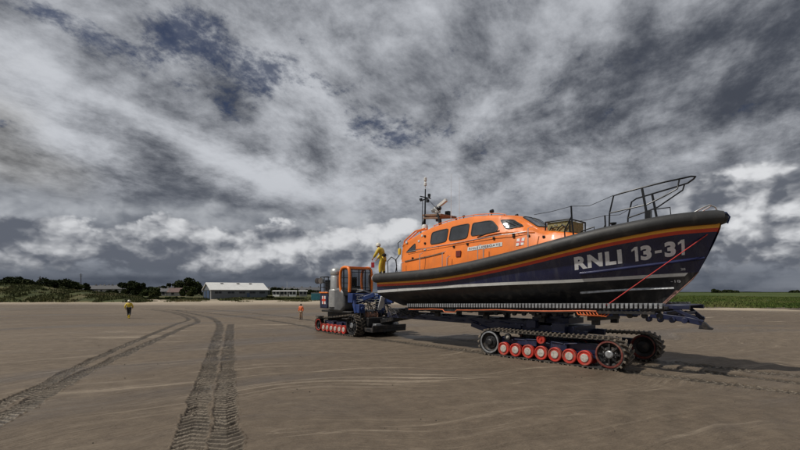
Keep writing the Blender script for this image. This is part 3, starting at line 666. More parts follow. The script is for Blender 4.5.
# white side handrails over the deck edge
for xa, h in ((1.75, .62), (3.05, .95), (4.45, .85), (4.72, .6), (6.35, .8), (6.62, .6), (8.55, .95)):
    s_ = MB(); y = -(BT(xa) - .12); y2 = -(stv(xa)[2] + .02)
    s_.tube([(xa, y, T(xa)), (xa, y, T(xa) + h), (xa + .04, (y + y2) / 2, T(xa) + h + .08)], .018, 8); s_.build('hand_rail', M_wrail, lifeboat)
    s2 = MB(); s2.tube([(xa, -y, T(xa)), (xa, -y, T(xa) + h)], .018, 8); s2.build('hand_rail', M_wrail, lifeboat)
sr = MB(); pts = [cs(x, 4.46 + .055 * (x - 3), .09) for x in np.linspace(1.9, 8.2, 20)]; sr.tube(pts, .014, 6)
for p in pts[::3]: sr.tube([p, p + V(0, .1, 0)], .01, 5)
sr.build('side_rail', M_galv, lifeboat)
gr = MB(); gr.tube([cs(6.1, 4.72, .06), cs(6.6, 4.80, .12), cs(7.15, 4.84, .12)], .03, 8); gr.build('wiper_arm', M_rail, lifeboat)
for x0, z0, x1, z1 in ((7.25, 5.28, 7.75, 5.02), (7.55, 5.22, 7.9, 5.02)):
    wp = MB(); wp.tube([cs(x0, z0, .05), cs(x1, z1, .05)], .012, 5); wp.build('wiper', M_rail, lifeboat)
# fittings on the orange sides
ft = MB()
for x, z in ((2.9, 5.1), (6.9, 4.62), (7.7, 4.72), (7.72, 4.62), (2.3, 4.1), (4.85, 4.45), (8.3, 4.6), (3.0, 4.75), (5.6, 4.5), (8.9, 4.5)):
    ft = MB(); p = cs(x, z, .03); ft.box(p, (.09, .05, .09)); ft.build('deck_fitting', M_rail, lifeboat, bevel=.01)
for x, z in ((2.55, 4.9), (2.7, 5.15), (3.08, 4.45), (1.75, 4.9)): ft = MB(); ft.box(cs(x, z, .02), (.12, .03, .10)); ft.build('safety_sticker', M_wht, lifeboat, bevel=.01)
# foredeck locker with khaki net
cg = MB(); bx0, bx1, by0, by1, bz0, bz1 = 8.78, 9.72, -.85, .35, 4.62, 5.10
cg.box(((bx0 + bx1) / 2, (by0 + by1) / 2, (bz0 + bz1) / 2), (bx1 - bx0 - .08, by1 - by0 - .08, bz1 - bz0 - .06)); lk = cg.build('stowage_box', M_tan, lifeboat, bevel=.03)
cf = MB()
for x in (bx0, bx1):
    for y in (by0, by1): cf.tube([(x, y, bz0 - .1), (x, y, bz1)], .028, 8)
    cf.tube([(x, by0, bz1), (x, by1, bz1)], .028, 8); cf.tube([(x, by0, bz0), (x, by1, bz0)], .022, 8)
for y in (by0, by1):
    for z in (bz0 + .02, bz1): cf.tube([(bx0, y, z), (bx1, y, z)], .028, 8)
    for k in range(7):
        a = bx0 + .15 + k * .1; cf.tube([(a, y - .01, bz0 + .12 + .1 * (k % 3)), (a + .12, y - .01, bz0 + .30 - .06 * (k % 2))], .022, 6)
cf.build('box_frame', M_rail, lk)
# bow and deck rails
br = MB()
def yb(x, ins=.22): return -max(.12, BT(x) - ins)
br.tube([(11.0, -.66, T(11) + .15), (11.0, -.62, 5.16), (11.13, -.62, 5.72), (11.35, -.62, 5.76), (11.97, -.6, 5.84), (12.6, -.42, 5.94), (13.06, -.22, 6.01), (13.22, -.1, 6.05), (13.31, -.01, 6.04), (13.24, .08, 6.0), (13.05, .22, 5.93), (12.65, .38, 5.90), (11.94, .5, 5.82), (11.45, .5, 5.74), (11.29, .5, 5.65), (11.17, .5, 5.1), (11.16, .52, T(11.1) + .15)], .027, 8)
br.tube([(11.0, -.62, 5.16), (12.15, -.6, 5.28), (12.61, -.45, 5.5), (12.90, -.28, 5.70), (12.95, -.27, 5.98)], .024, 8)
br.tube([(11.17, .5, 5.1), (11.78, .5, 5.25), (12.12, .5, 5.35), (12.90, .26, 5.74), (12.95, .25, 5.91)], .024, 8)
br.tube([(12.0, -.6, 5.83), (12.2, -.64, T(12.2) + .15)], .038, 8); br.tube([(11.94, .5, 5.82), (12.13, .52, T(12.1) + .15)], .038, 8)
br.box((12.2, -.64, T(12.2) + .36), (.16, .16, .34))
br.tube([(12.25, -.6, 5.1), (12.75, -.45, 5.12), (12.78, -.45, T(12.8) + .1)], .018, 8)
br.build('bow_rail', M_rail, lifeboat)
dr = MB()
for y, s in ((-1, 1), (1, 1)):
    f = lambda x: y * (BT(x) - .25)
    dr.tube([(10.12, f(10.1), T(10.1) + .1), (10.05, f(10), T(10) + .75), (10.02, f(10), 5.45)], .03, 8)
    dr.tube([(9.82, f(9.8), T(9.8) + .1), (9.80, f(9.8), T(9.8) + .5), (10.04, f(10), 5.1)], .024, 8)
    dr.tube([(10.3, f(10.3), T(10.3) + .15), (10.35, f(10.3), T(10.3) + .34), (10.75, f(10.7), T(10.7) + .38), (10.75, f(10.7), T(10.7) + .15)], .024, 8)
    dr.tube([(8.58, y * 1.3, 5.35), (9.3, y * 1.35, 5.36), (10.03, f(10), 5.44), (10.6, f(10.6), 5.38), (11.3, f(11.3), 5.64)], .010, 5)
dr.build('deck_stanchion', M_rail, lifeboat)
for x in (11.3,):
    bo_ = MB(); bo_.lathe([(0, 0), (.09, 0), (.07, .05), (.06, .15), (.10, .18), (.10, .22), (0, .22)], (x, yb(x, .25), T(x) + .14), 'z', 12); bo_.box((x, yb(x, .25), T(x) + .12), (.22, .16, .06)); bo_.build('mooring_bollard', M_rail, lifeboat)

# ------------------------------------------------------------------ track units and carriage
def belt_path(x0, x1, R0, R1, sag=.03):
    zc0, zc1 = R0 + .06, R1 + .06; pts = []
    L = x1 - x0; be = math.asin((R1 - R0) / L) if R1 != R0 else 0
    n0 = 18
    for i in range(n0 + 1):
        a = -math.pi / 2 - (math.pi - be) * i / n0; pts.append((x0 + R0 * math.cos(a), zc0 + R0 * math.sin(a)))
    pa = pts[-1]; a = math.pi / 2 + be; pb = (x1 + R1 * math.cos(a), zc1 + R1 * math.sin(a))
    for i in range(1, 20):
        t = i / 20; pts.append((pa[0] * (1 - t) + pb[0] * t, pa[1] * (1 - t) + pb[1] * t - sag * math.sin(math.pi * t)))
    for i in range(n0 + 1):
        b = a - (math.pi + be) * i / n0; pts.append((x1 + R1 * math.cos(b), zc1 + R1 * math.sin(b)))
    for i in range(1, 20): t = i / 20; pts.append((x1 * (1 - t) + x0 * t, .06))
    return np.array(pts)
def track_unit(parent, ox, oy, side, wb, R0, R1, w, nroad, rr, ring0, ring1, seed=0, x_first=None, x_last=None):
    """side -1: outer face looks to -y. wheels stand between x=ox and ox+wb"""
    Yo = lambda d: oy + side * (-d)                       # d = distance inwards from the outer face
    u = MB(); zc = R0 + .06
    u.box((ox + wb / 2, Yo(w * .55), .60), (wb - R0 - R1 + .1, w * .30, .34), 0)
    u.box((ox + wb / 2, Yo(w * .5), .36), (wb * .80, w * .16, .16), 0)
    u.box((ox + wb * .35, Yo(w * .30), .62), (.8, w * .2, .22), 0)
    u.box((ox + wb * .62, Yo(w * .30), .58), (.6, w * .18, .26), 0)
    u.tube([(ox, Yo(.05), R0 + .06), (ox, Yo(w * .95), R0 + .06)], .07, 12); u.tube([(ox + wb, Yo(.05), R1 + .06), (ox + wb, Yo(w * .95), R1 + .06)], .08, 12)
    for k in range(6): u.tube([(ox + .6 + .5 * k, Yo(w * .18), .74 - .03 * (k % 2)), (ox + 1.05 + .5 * k, Yo(w * .2), .66 + .05 * (k % 3))], .025, 6)
    uo = u.build('track_unit', M_dblue, parent, bevel=.012)
    P = belt_path(ox, ox + wb, R0, R1); n = len(P); d = np.r_[0, np.cumsum(np.hypot(*(np.roll(P, -1, 0) - P).T))]; L = d[-1]; PP = np.vstack([P, P[:1]])
    cx = np.array([ox + wb / 2, .5])
    def at(s, h):
        s %= L; p = np.array([np.interp(s, d, PP[:, 0]), np.interp(s, d, PP[:, 1])]); q = np.array([np.interp((s + .03) % L, d, PP[:, 0]), np.interp((s + .03) % L, d, PP[:, 1])])
        t = (q - p); t /= max(1e-6, np.hypot(*t)); nn = np.array([-t[1], t[0]])
        return p + nn * h
    b = MB(); NN = 150; vs = []
    for i in range(NN):
        s = L * i / NN
        for h, dd in ((0, .02), (.035, .02), (.035, w - .02), (0, w - .02)): q = at(s, h); vs.append((q[0], Yo(dd), q[1]))
    b.add(vs, [(i * 4 + k, i * 4 + (k + 1) % 4, ((i + 1) % NN) * 4 + (k + 1) % 4, ((i + 1) % NN) * 4 + k) for i in range(NN) for k in range(4)])
    # inner guide teeth
    nl = int(L / .17); pit = L / nl
    for k in range(nl):
        s = k * pit
        for (da, sa, db, sb) in ((0.0, 0, w * .54, .13), (w, pit * .5, w * .46, .13 + pit * .5)):
            hx = []
            for (dd, s0) in ((da, s + sa), (db, s + sb)):
                for ds in (-.03, .03):
                    for h in (.03, .10 if dd in (0.0, w) else .09): q = at(s0 + ds, h); hx.append((q[0], Yo(dd), q[1]))
            b.add(hx, [(0, 1, 3, 2), (4, 6, 7, 5), (0, 4, 5, 1), (2, 3, 7, 6), (1, 5, 7, 3), (0, 2, 6, 4)], 1)
        q0 = at(s, 0); q1 = at(s, -.05); q2_ = at(s + .05, -.05); q3 = at(s + .05, 0)
        b.add([(q[0], Yo(dd), q[1]) for dd in (w * .45, w * .55) for q in (q0, q1, q2_, q3)], [(0, 1, 2, 3), (4, 7, 6, 5), (0, 4, 5, 1), (1, 5, 6, 2), (2, 6, 7, 3)], 0)
    b.build('track_belt', [M_rubber, M_lug], uo, smooth=0)
    def bigwheel(x, Rr, matring, hubm, spokes, name):
        wm = MB(); z = Rr + .06; r = Rr - .01; s = -side
        wm.lathe([(r, .03), (r, w * .42), (r * .9, w * .42), (r * .86, .2), (r * .84, .10)], (x, Yo(0), z), 'y', 40) if False else None
        prof = [(r - .005, s * w * .46), (r, s * .06), (r - .01, s * .035), (r - .055, s * .03), (r - .07, s * .05), (r - .09, s * .13), (r * .62, s * .17), (r * .55, s * .12), (r * .30, s * .10), (r * .28, s * .04), (.09, s * .02), (0.001, s * .02)]
        wm.lathe(prof, (x, Yo(0), z), 'y', 40, mis=[0, 1, 1, 1, 0, 0, 0, 0, 2, 2, 2])
        for k in range(spokes):
            a = 2 * math.pi * k / spokes; c, q = math.cos(a), math.sin(a)
            wm.beam((x + c * r * .30, Yo(.075), z + q * r * .30), (x + c * (r - .10), Yo(.08), z + q * (r - .10)), .05, .05, 0, up=(0, 1, 0))
        for k in range(10):
            a = 2 * math.pi * (k + .5) / 10; c, q = math.cos(a) * r * .44, math.sin(a) * r * .44
            wm.lathe([(.018, 0), (.018, -s * .03), (0.001, -s * .03)], (x + c, Yo(.115), z + q), 'y', 6, mi=2)
        wm.build(name, [M_steel, matring, hubm], uo, smooth=30)
    bigwheel(ox, R0, ring0, M_steel, 0, 'idler_wheel'); bigwheel(ox + wb, R1, ring1, M_galv, 8, 'drive_wheel')
    xf = ox + R0 + rr * .95 if x_first is None else x_first; xl = ox + wb - R1 - rr * .95 if x_last is None else x_last
    for k in range(nroad):
        x = xf + (xl - xf) * k / (nroad - 1); s = -side
        for off in (0, w * .6):
            rw = MB(); y = Yo(.03 + off)
            rw.lathe([(rr * .8, s * .14), (rr, s * .13), (rr, s * .01), (rr * .93, 0), (rr * .84, s * .002), (rr * .80, s * .022), (rr * .58, s * .026), (rr * .56, s * .008), (rr * .50, -s * .008), (rr * .2, -s * .012), (0.001, -s * .012)], (x, y, rr + .062), 'y', 32, mis=[0, 3, 3, 1, 1, 1, 1, 2, 2, 2])
            rw.build('road_wheel', [M_rubber, M_redw, M_cap, M_redw], uo, smooth=30)
    def small(x, z, r, m1, m2):
        s = -side; q = MB(); q.lathe([(r * .9, s * .12), (r, s * .1), (r, 0), (r * .6, -s * .005), (r * .55, s * .02), (r * .3, s * .02), (r * .28, -s * .02), (.001, -s * .02)], (x, Yo(.05), z), 'y', 24, mis=[0, 0, 0, 0, 1, 1, 1]); q.build('return_roller', [m1, m2], uo, smooth=30)
    return uo, small
carriage = empty('launch_carriage', (*b2w(9, 0), 0), BA)
tag(carriage, 'dark blue tracked launching carriage with red road wheels cradling the lifeboat', 'boat carriage')
cO = 9.0
def C(x): return x - cO
NT = -1.55
uo, small = track_unit(carriage, C(6.72), NT, -1, 4.62, 
    .45, .45, .70, 7, .25, M_galv, M_redd, x_first=C(7.38), x_last=C(10.55))
small(C(8.95), .80, .16, M_redw, M_redw); small(C(7.55), .78, .13, M_steel, M_cap)
uo2, small2 = track_unit(carriage, C(6.72), 2.05, 1, 4.62, .45, .45, .66, 7, .25, M_steel, M_redw)
# inner sides of the far unit: rims seen from inside
for x in (C(6.72), C(11.34)):
    q = MB(); q.lathe([(.44, .0), (.43, -.04), (.38, -.04), (.36, .04), (.25, .08), (.2, .0), (.001, -.02)], (x, 2.05 - .62, .51), 'y', 36, mis=[0, 1, 1, 0, 0, 0]); q.build('rim', [M_steel, M_redd], uo2, smooth=30)
fr = MB()   # lower chassis
def pr_(x0, z0, x1, z1, y, w, h): fr.beam((C(x0), y, z0), (C(x1), y, z1), w, h)
for y in (-.55, .95):
    pr_(-.6, 1.28, 8.2, 1.22, y, .18, .26)
    pr_(5.6, 1.02, 10.2, 1.0, y, .16, .22)
for x in np.arange(-.2, 8.3, 1.15): fr.box((C(x), .2, 1.26), (.14, 1.45, .18))
fr.box((C(8.7), .2, .78), (.42, 2.6, .30)); fr.box((C(8.7), .2, 1.12), (2.2, 1.7, .26)); fr.box((C(8.7), .2, 1.42), (1.5, 1.2, .22))
fr.lathe([(.62, 0), (.62, .1), (.5, .12), (.5, .28), (.001, .28)], (C(8.7), .1, 1.5), 'z', 28)
fr.box((C(9.3), -.75, 1.2), (.5, .3, .34)); fr.box((C(8.2), -.8, 1.28), (.4, .24, .28)); fr.box((C(7.4), -.6, 1.15), (.5, .25, .2))
fr.beam((C(5.2), -.7, 1.1), (C(6.6), -.7, .75), .12, .2)
for k in range(9): fr.tube([(C(1 + k * .8), -.68, 1.2 + .08 * (k % 2)), (C(1.5 + k * .8), -.7, 1.28 - .05 * (k % 3))], .03, 6)
fr.build('chassis', M_dblue, carriage, bevel=.012)
pe = MB()
for x in (3.2, 6.0, 8.6, 10.6): pe.box((C(x), -.1, 1.6), (.30, 2.0, .14)); pe.box((C(x), -.75, 1.48), (.24, .16, .22)); pe.box((C(x), .8, 1.48), (.24, .16, .22))
for x in np.arange(2.2, 12.6, .55): pe.box((C(x), 0, 1.70 + .016 * x), (.12, 2.2, .08))
for k in range(34): pe.tube([(C(2.0 + k * .3), -1.12, 1.66 + .013 * k * .3), (C(2.0 + k * .3), -.82, 1.64 + .013 * k * .3)], .055 + .02 * (k % 2), 10)
pe.build('cradle_crossbeam', M_steel, carriage, bevel=.008)
def zrail(x): return 1.89 + .0213 * (x - 1.9)
for y in (-1.3, 1.3):
    ra = MB(); ra.beam((C(1.8), y, zrail(1.8) - .10), (C(12.95), y, zrail(12.95) - .10), .12, .10)
    ro = ra.build('cradle_rail', M_steel, carriage, bevel=.01)
    ch = MB(); k = 0; x = 1.85
    while x < 12.9:
        z = zrail(x); ch.box((C(x), y, z + .02), (.085, .24, .05)); ch.box((C(x), y - .10 * (1 if y < 0 else -1), z - .04), (.075, .05, .13)); 
        ch.tube([(C(x), y - .13, z - .02), (C(x), y + .13, z - .02)], .03, 6); x += .135
    ch.build('roller_chain', M_galv, ro, smooth=0)
    lw = MB(); lw.beam((C(1.8), y, zrail(1.8) - .24), (C(12.6), y, zrail(12.6) - .24), .10, .10)
    for x in np.arange(6.8, 13.0, .42): lw.lathe([(.001, -.05), (.085, -.05), (.085, .05), (.001, .05)], (C(x), y + .15, zrail(x) - .34), 'y', 14)
    lw.build('roller_beam', M_steel, ro)
hs = MB(); hs.tube([(C(x), -1.40, zrail(x) - .20 - .03 * abs(math.sin(x * .9)) - (.10 if 4.2 < x < 4.9 else 0)) for x in np.linspace(1.9, 10.9, 90)], .022, 6); hs.build('hydraulic_hose', M_hose, carriage)
hs = MB()
for k in range(7):
    x = 10.2 + k * .11; hs.tube([(C(x), -1.36, 1.86), (C(x + .1), -1.42, 1.74), (C(x + .3), -1.3, 1.70), (C(x + .42), -1.2, 1.85)], .018, 6)
hs.build('hose_bundle', M_hose, carriage)
# blue actuator and nose at the bow end
ns = MB(); ns.beam((C(10.9), -1.1, 1.78), (C(12.1), -1.1, 1.86), .16, .18); ns.build('hydraulic_ram', M_mblue, carriage, bevel=.02)
ns = MB()
for y in (-.75, .75):
    ns.beam((C(12.6), y, 2.05), (C(13.35), y, 2.04), .12, .12); ns.beam((C(12.3), y, 1.78), (C(13.5 if y < 0 else 13.2), y, 1.66), .12, .16)
    ns.beam((C(12.95), y, 2.0), (C(13.55 if y < 0 else 13.3), y, 1.68), .09, .10)
    if y < 0: ns.beam((C(13.2), y, 1.70), (C(13.68), y, 1.60), .14, .16)
    for k in range(4): ns.lathe([(.001, -.06), (.085, -.06), (.085, .06), (.001, .06)], (C(12.3 + k * .32), y - .14 * (1 if y < 0 else -1), 1.66), 'y', 16)
for x in (12.7, 13.1): ns.box((C(x), 0, 1.85), (.10, 1.5, .10))
ns.box((C(13.0), 0, 2.10), (.6, 1.5, .04))
no = ns.build('cradle_nose', M_dblue, carriage, bevel=.01)
for y in (-.75,):
    ft = MB(); ft.prism([(C(13.55), 1.70), (C(13.74), 1.62), (C(13.84), 1.50), (C(13.92), 1.46), (C(13.90), 1.42), (C(13.58), 1.43), (C(13.60), 1.54)], y - .07, y + .07); ft.build('nose_foot', M_steel, no, bevel=.01)
tw = MB()  # draw bar back to the tractor
tw.beam((C(-.6), .2, 1.05), (C(-2.3), .3, .78), .5, .22); tw.beam((C(.6), -.45, 1.25), (C(-1.4), .1, .9), .16, .2); tw.beam((C(.6), .85, 1.25), (C(-1.4), .5, .9), .16, .2)
tw.box((C(-.2), .2, 1.45), (1.0, 1.3, .35)); tw.box((C(.9), -.3, 1.55), (.5, .4, .3))
tw.build('draw_bar', M_steel, carriage, bevel=.015)
lg = MB()
for k in range(12): lg.tube([(C(-.6 + k * .16), -.6 - .05 * (k % 3), 1.45 + .1 * (k % 2)), (C(-.3 + k * .2), -.75, 1.2 + .07 * (k % 4)), (C(0 + k * .2), -.6, 1.45)], .025, 6)
lg.build('hose_bundle', M_steel, carriage)
# red lashing from the bow down to the cradle
rp = MB(); a = cast_side(hull_bvh, 13.66, 4.22, .03); e = Vector((11.15, -1.38, 2.02)); mid = [a.lerp(e, k / 12) for k in range(13)]
mid = [Vector((p.x, min(p.y, cast_side(hull_bvh, p.x, p.z, .03).y if p.z > 2.6 else p.y), p.z)) for p in mid]
rp.tube(mid, .016, 6); ro = rp.build('lashing_rope', M_rope); ro.location = (*BO, 0); ro.rotation_euler = (0, 0, BA)
tag(ro, 'red lashing rope running from the bow down to the carriage rail', 'rope')

# ------------------------------------------------------------------ tractor
TA = R(-50); tractor = empty('launch_tractor', (-5.2, 27.2, 0), TA)
tag(tractor, 'tracked beach tractor with orange framed cab and grey funnel at the stern of the boat', 'tractor')
to, tsmall = track_unit(tractor, 0.0, 0, -1, 3.75, .38, .55, .62, 6, .25, M_redw, M_steel, x_first=.62, x_last=2.92)
to2, _ = track_unit(tractor, 0.0, 3.0, 1, 3.75, .38, .55, .62, 6, .25, M_redw, M_steel)
tb = MB(); tb.box((1.9, 1.5, .95), (3.6, 1.7, .8)); tb.box((1.8, 1.5, 1.32), (3.4, 2.6, .12)); tb.box((4.1, 1.6, .8), (.9, 1.9, .5)); tb.build('chassis', M_steel, tractor, bevel=.03)
bx = MB(); bx.box((.45, 1.3, 1.95), (.95, 2.3, .95)); bo = bx.build('engine_box', M_dblue, tractor, bevel=.06)
q = MB(); q.box((.45, 1.3, 2.47), (1.0, 2.36, .08)); q.build('orange_band', M_orange, bo, bevel=.01)
q = MB(); q.box((.5, .142, 2.0), (.44, .012, .50)); fl = q.build('flag_emblem', M_wht, bo)
q = MB(); q.box((.5, .133, 2.0), (.12, .012, .50)); q.box((.5, .131, 2.0), (.44, .012, .13)); q.build('emblem_cross', M_red, fl)
cgm = MB()
for x in (.0, .45, .95):
    for y in (.2, 2.3): cgm.tube([(x, y, 2.5), (x, y, 3.45)], .03, 8)
for z in (2.8, 3.1, 3.45):
    for y in (.2, 2.3): cgm.tube([(0, y, z), (.95, y, z)], .025, 8)
    cgm.tube([(0, .2, z), (0, 2.3, z)], .025, 8)
cgm.box((.5, .8, 2.9), (.6, .8, .7))
co = cgm.build('guard_cage', M_rail, tractor)
for x, y in ((-.18, .05), (.30, .02)):
    q = MB(); q.lathe([(.001, -.08), (.13, -.06), (.19, .04), (.19, .07), (.001, .06)], (x, y, 3.2), 'x', 18, mis=[0, 0, 0, 1]); q.tube([(x, y, 3.2), (0, .2, 3.25)], .02, 6); q.build('work_lamp', [M_rail, M_silver], tractor)
q = MB(); q.lathe([(.44, -.95), (.44, .05), (.36, .12), (.34, .85), (.30, .93), (.28, 1.0)], (1.5, .42, 2.55), 'z', 28); q.lathe([(.28, 0), (.34, .04), (.36, .15), (.35, .28), (.27, .40), (.12, .46), (.001, .47)], (1.5, .42, 3.52), 'z', 28); q.build('funnel', M_silver, tractor, smooth=40)
q = MB(); q.prism([(1.0, 1.35), (1.0, 2.2), (1.2, 2.62), (2.3, 2.78), (2.75, 2.5), (2.85, 1.6), (2.5, 1.30)], .12, 1.5); go_ = q.build('engine_cowling', M_greyb, tractor, bevel=.14)
# cab
x0, x1, y0, y1, z0, z1 = 2.35, 3.35, .2, 1.75, 2.5, 3.95
q = MB(); q.box(((x0 + x1) / 2, (y0 + y1) / 2, z0 - .05), (x1 - x0 + .05, y1 - y0 + .05, .35)); cb = q.build('cab', M_rail, tractor, bevel=.04)
fr = MB()
for y in (y0, y1):
    loop = [(x0 + .08, z0), (x0 - .02, z0 + .5), (x0 + .02, z1 - .3), (x0 + .22, z1 - .05), ((x0 + x1) / 2, z1), (x1 - .18, z1 - .05), (x1 - .02, z1 - .3), (x1, z0 + .5), (x1 - .04, z0)]
    fr.tube([(p[0], y, p[1]) for p in [tuple(v) for v in catmull(loop, 4)]], .085, 10)
fr.beam((x1 - .1, y0, z1 - .05), (x1 - .1, y1, z1 - .05), .14, .12); fr.beam((x0 + .1, y0, z1 - .05), (x0 + .1, y1, z1 - .05), .14, .12)
fr.box(((x0 + x1) / 2, (y0 + y1) / 2, z1 - .01), (x1 - x0 - .2, y1 - y0, .08))
fr.build('roll_frame', M_orange, cb, smooth=40)
gl = MB(); gl.box((x1 - .03, (y0 + y1) / 2, (z0 + z1) / 2), (.02, y1 - y0 - .1, z1 - z0 - .2)); gl.build('windscreen', M_clear, cb)
gl = MB(); gl.box(((x0 + x1) / 2, y0 + .02, (z0 + z1) / 2), (x1 - x0 - .15, .02, z1 - z0 - .2)); gl.build('side_window', M_clear, cb)
gf = MB()
for y in (y0 + .12, y0 + .62, y1 - .12): gf.tube([(x1 + .02, y, z0), (x1 + .02, y, z1 - .12)], .025, 6)
for z in (z0 + .25, z1 - .3): gf.tube([(x1 + .02, y0 + .1, z), (x1 + .02, y1 - .1, z)], .02, 6)
gf.build('window_bar', M_rail, cb)
q = MB(); q.lathe([(.16, 0), (.16, .9), (.001, 1.0)], (2.6, 2.25, 2.7), 'z', 20); q.build('exhaust_stack', M_silver, tractor)
q = MB(); q.box((x1 - .55, y0 + .75, z0 + .3), (.45, .45, .12)); q.box((x1 - .78, y0 + .75, z0 + .6), (.12, .45, .6)); q.build('seat', M_rail, cb, bevel=.03)
for y in (y0, y1): q = MB(); q.tube([(x0 + .35, y, z0), (x0 + .35, y, z1)], .04, 6); q.build('pillar', M_rail, cb)
# front gear: blue arms, winch, hoses
q = MB(); q.box((3.45, .95, 2.15), (.5, 1.6, .55)); q.beam((3.4, .4, 1.9), (4.4, 1.2, 2.35), .22, .26); q.beam((3.6, 1.6, 2.3), (4.9, 2.2, 2.0), .24, .34); q.beam((3.5, .3, 2.3), (3.9, .3, 1.3), .2, .2)
q.box((3.7, 2.4, 2.1), (.6, .7, .7)); q.box((4.55, 2.35, 1.15), (.35, .3, .8)); fg = q.build('lifting_arm', M_mblue, tractor, bevel=.03)
decal_text('RNLI', lambda u, v: (3.706, .45 + 1.0 * u, 2.05 + .2 * v), 'arm_lettering', M_wht, fg, 1, .02)
q = MB(); q.box((4.35, 1.75, 1.85), (.10, .35, .85), M=Matrix.Rotation(R(20), 3, 'Y')); q.build('steel_link', M_wht, tractor, bevel=.02); q = MB(); q.beam((4.3, 1.2, 1.0), (4.9, 2.6, .82), .12, .1); q.build('steel_link', M_galv, tractor, bevel=.02)
q = MB(); q.lathe([(.001, -.35), (.26, -.35), (.26, -.3), (.18, -.28), (.18, .28), (.26, .3), (.26, .35), (.001, .35)], (4.1, 1.15, 1.15), 'y', 20); q.build('winch_drum', mat('rusty_drum', (.30, .16, .11), .7, .2, var=.4, vscale=8), tractor)
q = MB()
for k in range(9):
    z = 1.5 + .14 * k; q.tube([(3.72, .35 + .05 * (k % 3), z), (3.95, .7, z + .1 * (k % 2)), (3.9, 1.3 + .1 * (k % 4), z - .15), (4.3, 2.0, z - .1)], .022, 6)
q.build('hydraulic_pipe', M_galv, tractor)
for y, z in ((.45, 1.55), (1.9, 1.5)): q = MB(); q.box((4.0, y, z), (.45, .4, .5)); q.tube([(4.24, y, z), (4.3, y, z)], .12, 12); q.build('valve_block', M_mblue, tractor, bevel=.03)
for x in (.1, 3.2): q = MB(); q.beam((x, -.05, .98), (x + .5, -.05, .98), .35, .05); q.build('mudguard', M_steel, tractor, bevel=.01)
q = MB()
for k in range(16):
    y = .3 + k * .15; q.tube([(3.6, y, 1.7 + .1 * (k % 3)), (3.95 + .1 * (k % 2), y + .1, 1.95 - .12 * (k % 4)), (4.2, y + .05, 1.4), (4.3, y + .2 * (k % 2), .95)], .028, 6)
q.build('hose_bundle', M_rail, tractor)
q = MB(); q.box((4.75, 1.65, .38), (.95, 2.4, .22)); q.box((4.2, 1.65, .5), (.3, 2.1, .4)); q.box((5.2, 1.65, .55), (.10, 2.4, .2)); q.beam((4.3, .8, .62), (5.1, 2.2, .62), .14, .08)
q.build('hitch_platform', M_steel, tractor, bevel=.02)
q = MB()
for x, y, z in ((4.6, 2.5, .62), (4.9, 1.0, .62)): q = MB(); q.box((x, y, z), (.3, .4, .2)); q.build('tool_box', M_galv, tractor, bevel=.02)

# ------------------------------------------------------------------ people
M_skin = mat('skin', (.45, .25, .17), .55); M_yj = mat('yellow_oilskin', (.62, .44, .035), .55, var=.12, vscale=6); M_bk = mat('black_webbing', (.018, .018, .02), .7)
M_hel = mat('white_helmet', (.66, .64, .56), .35); M_oj = mat('orange_jacket', (.72, .15, .04), .6, var=.1); M_hair = mat('dark_hair', (.02, .014, .01), .8); M_bg = mat('beige_trousers', (.30, .20, .13), .8); M_boot = mat('rubber_boots', (.03, .03, .03), .5); M_rbag = mat('red_bag', (.45, .02, .03), .6)
def skin_mesh(name, chains, m, parent, sub=1):
    """chains: lists of (point, radius); shared points join into one body"""
    vs = []; rs = []; es = []; idx = {}
    for ch in chains:
        prev = None
        for p, r in ch:
            k = tuple(round(c, 4) for c in p)
            if k not in idx: idx[k] = len(vs); vs.append(p); rs.append(r)
            if prev is not None and prev != idx[k]: es.append((prev, idx[k]))
            prev = idx[k]
    me = bpy.data.meshes.new(name); me.from_pydata(vs, es, []); me.materials.append(m)
    o = bpy.data.objects.new(name, me); COL.objects.link(o)
    if parent is not None: o.parent = parent
    o.modifiers.new('skin', 'SKIN').use_smooth_shade = True
    if not me.skin_vertices: 
        bm = bmesh.new(); bm.from_mesh(me); bm.verts.layers.skin.verify(); bm.to_mesh(me); bm.free()
    for i, sv in enumerate(me.skin_vertices[0].data): sv.radius = (rs[i], rs[i]) if not hasattr(rs[i], '__len__') else rs[i]; sv.use_root = (i == 0)
    if sub: s = o.modifiers.new('sub', 'SUBSURF'); s.levels = sub; s.render_levels = sub
    # freeze the modifiers so that the figure is plain mesh
    bpy.context.view_layer.update(); dg = bpy.context.evaluated_depsgraph_get()
    nm = bpy.data.meshes.new_from_object(o.evaluated_get(dg)); o.modifiers.clear(); o.data = nm; nm.name = name
    nm.materials.clear(); nm.materials.append(m); nm.polygons.foreach_set('use_smooth', [True] * len(nm.polygons))
    return o
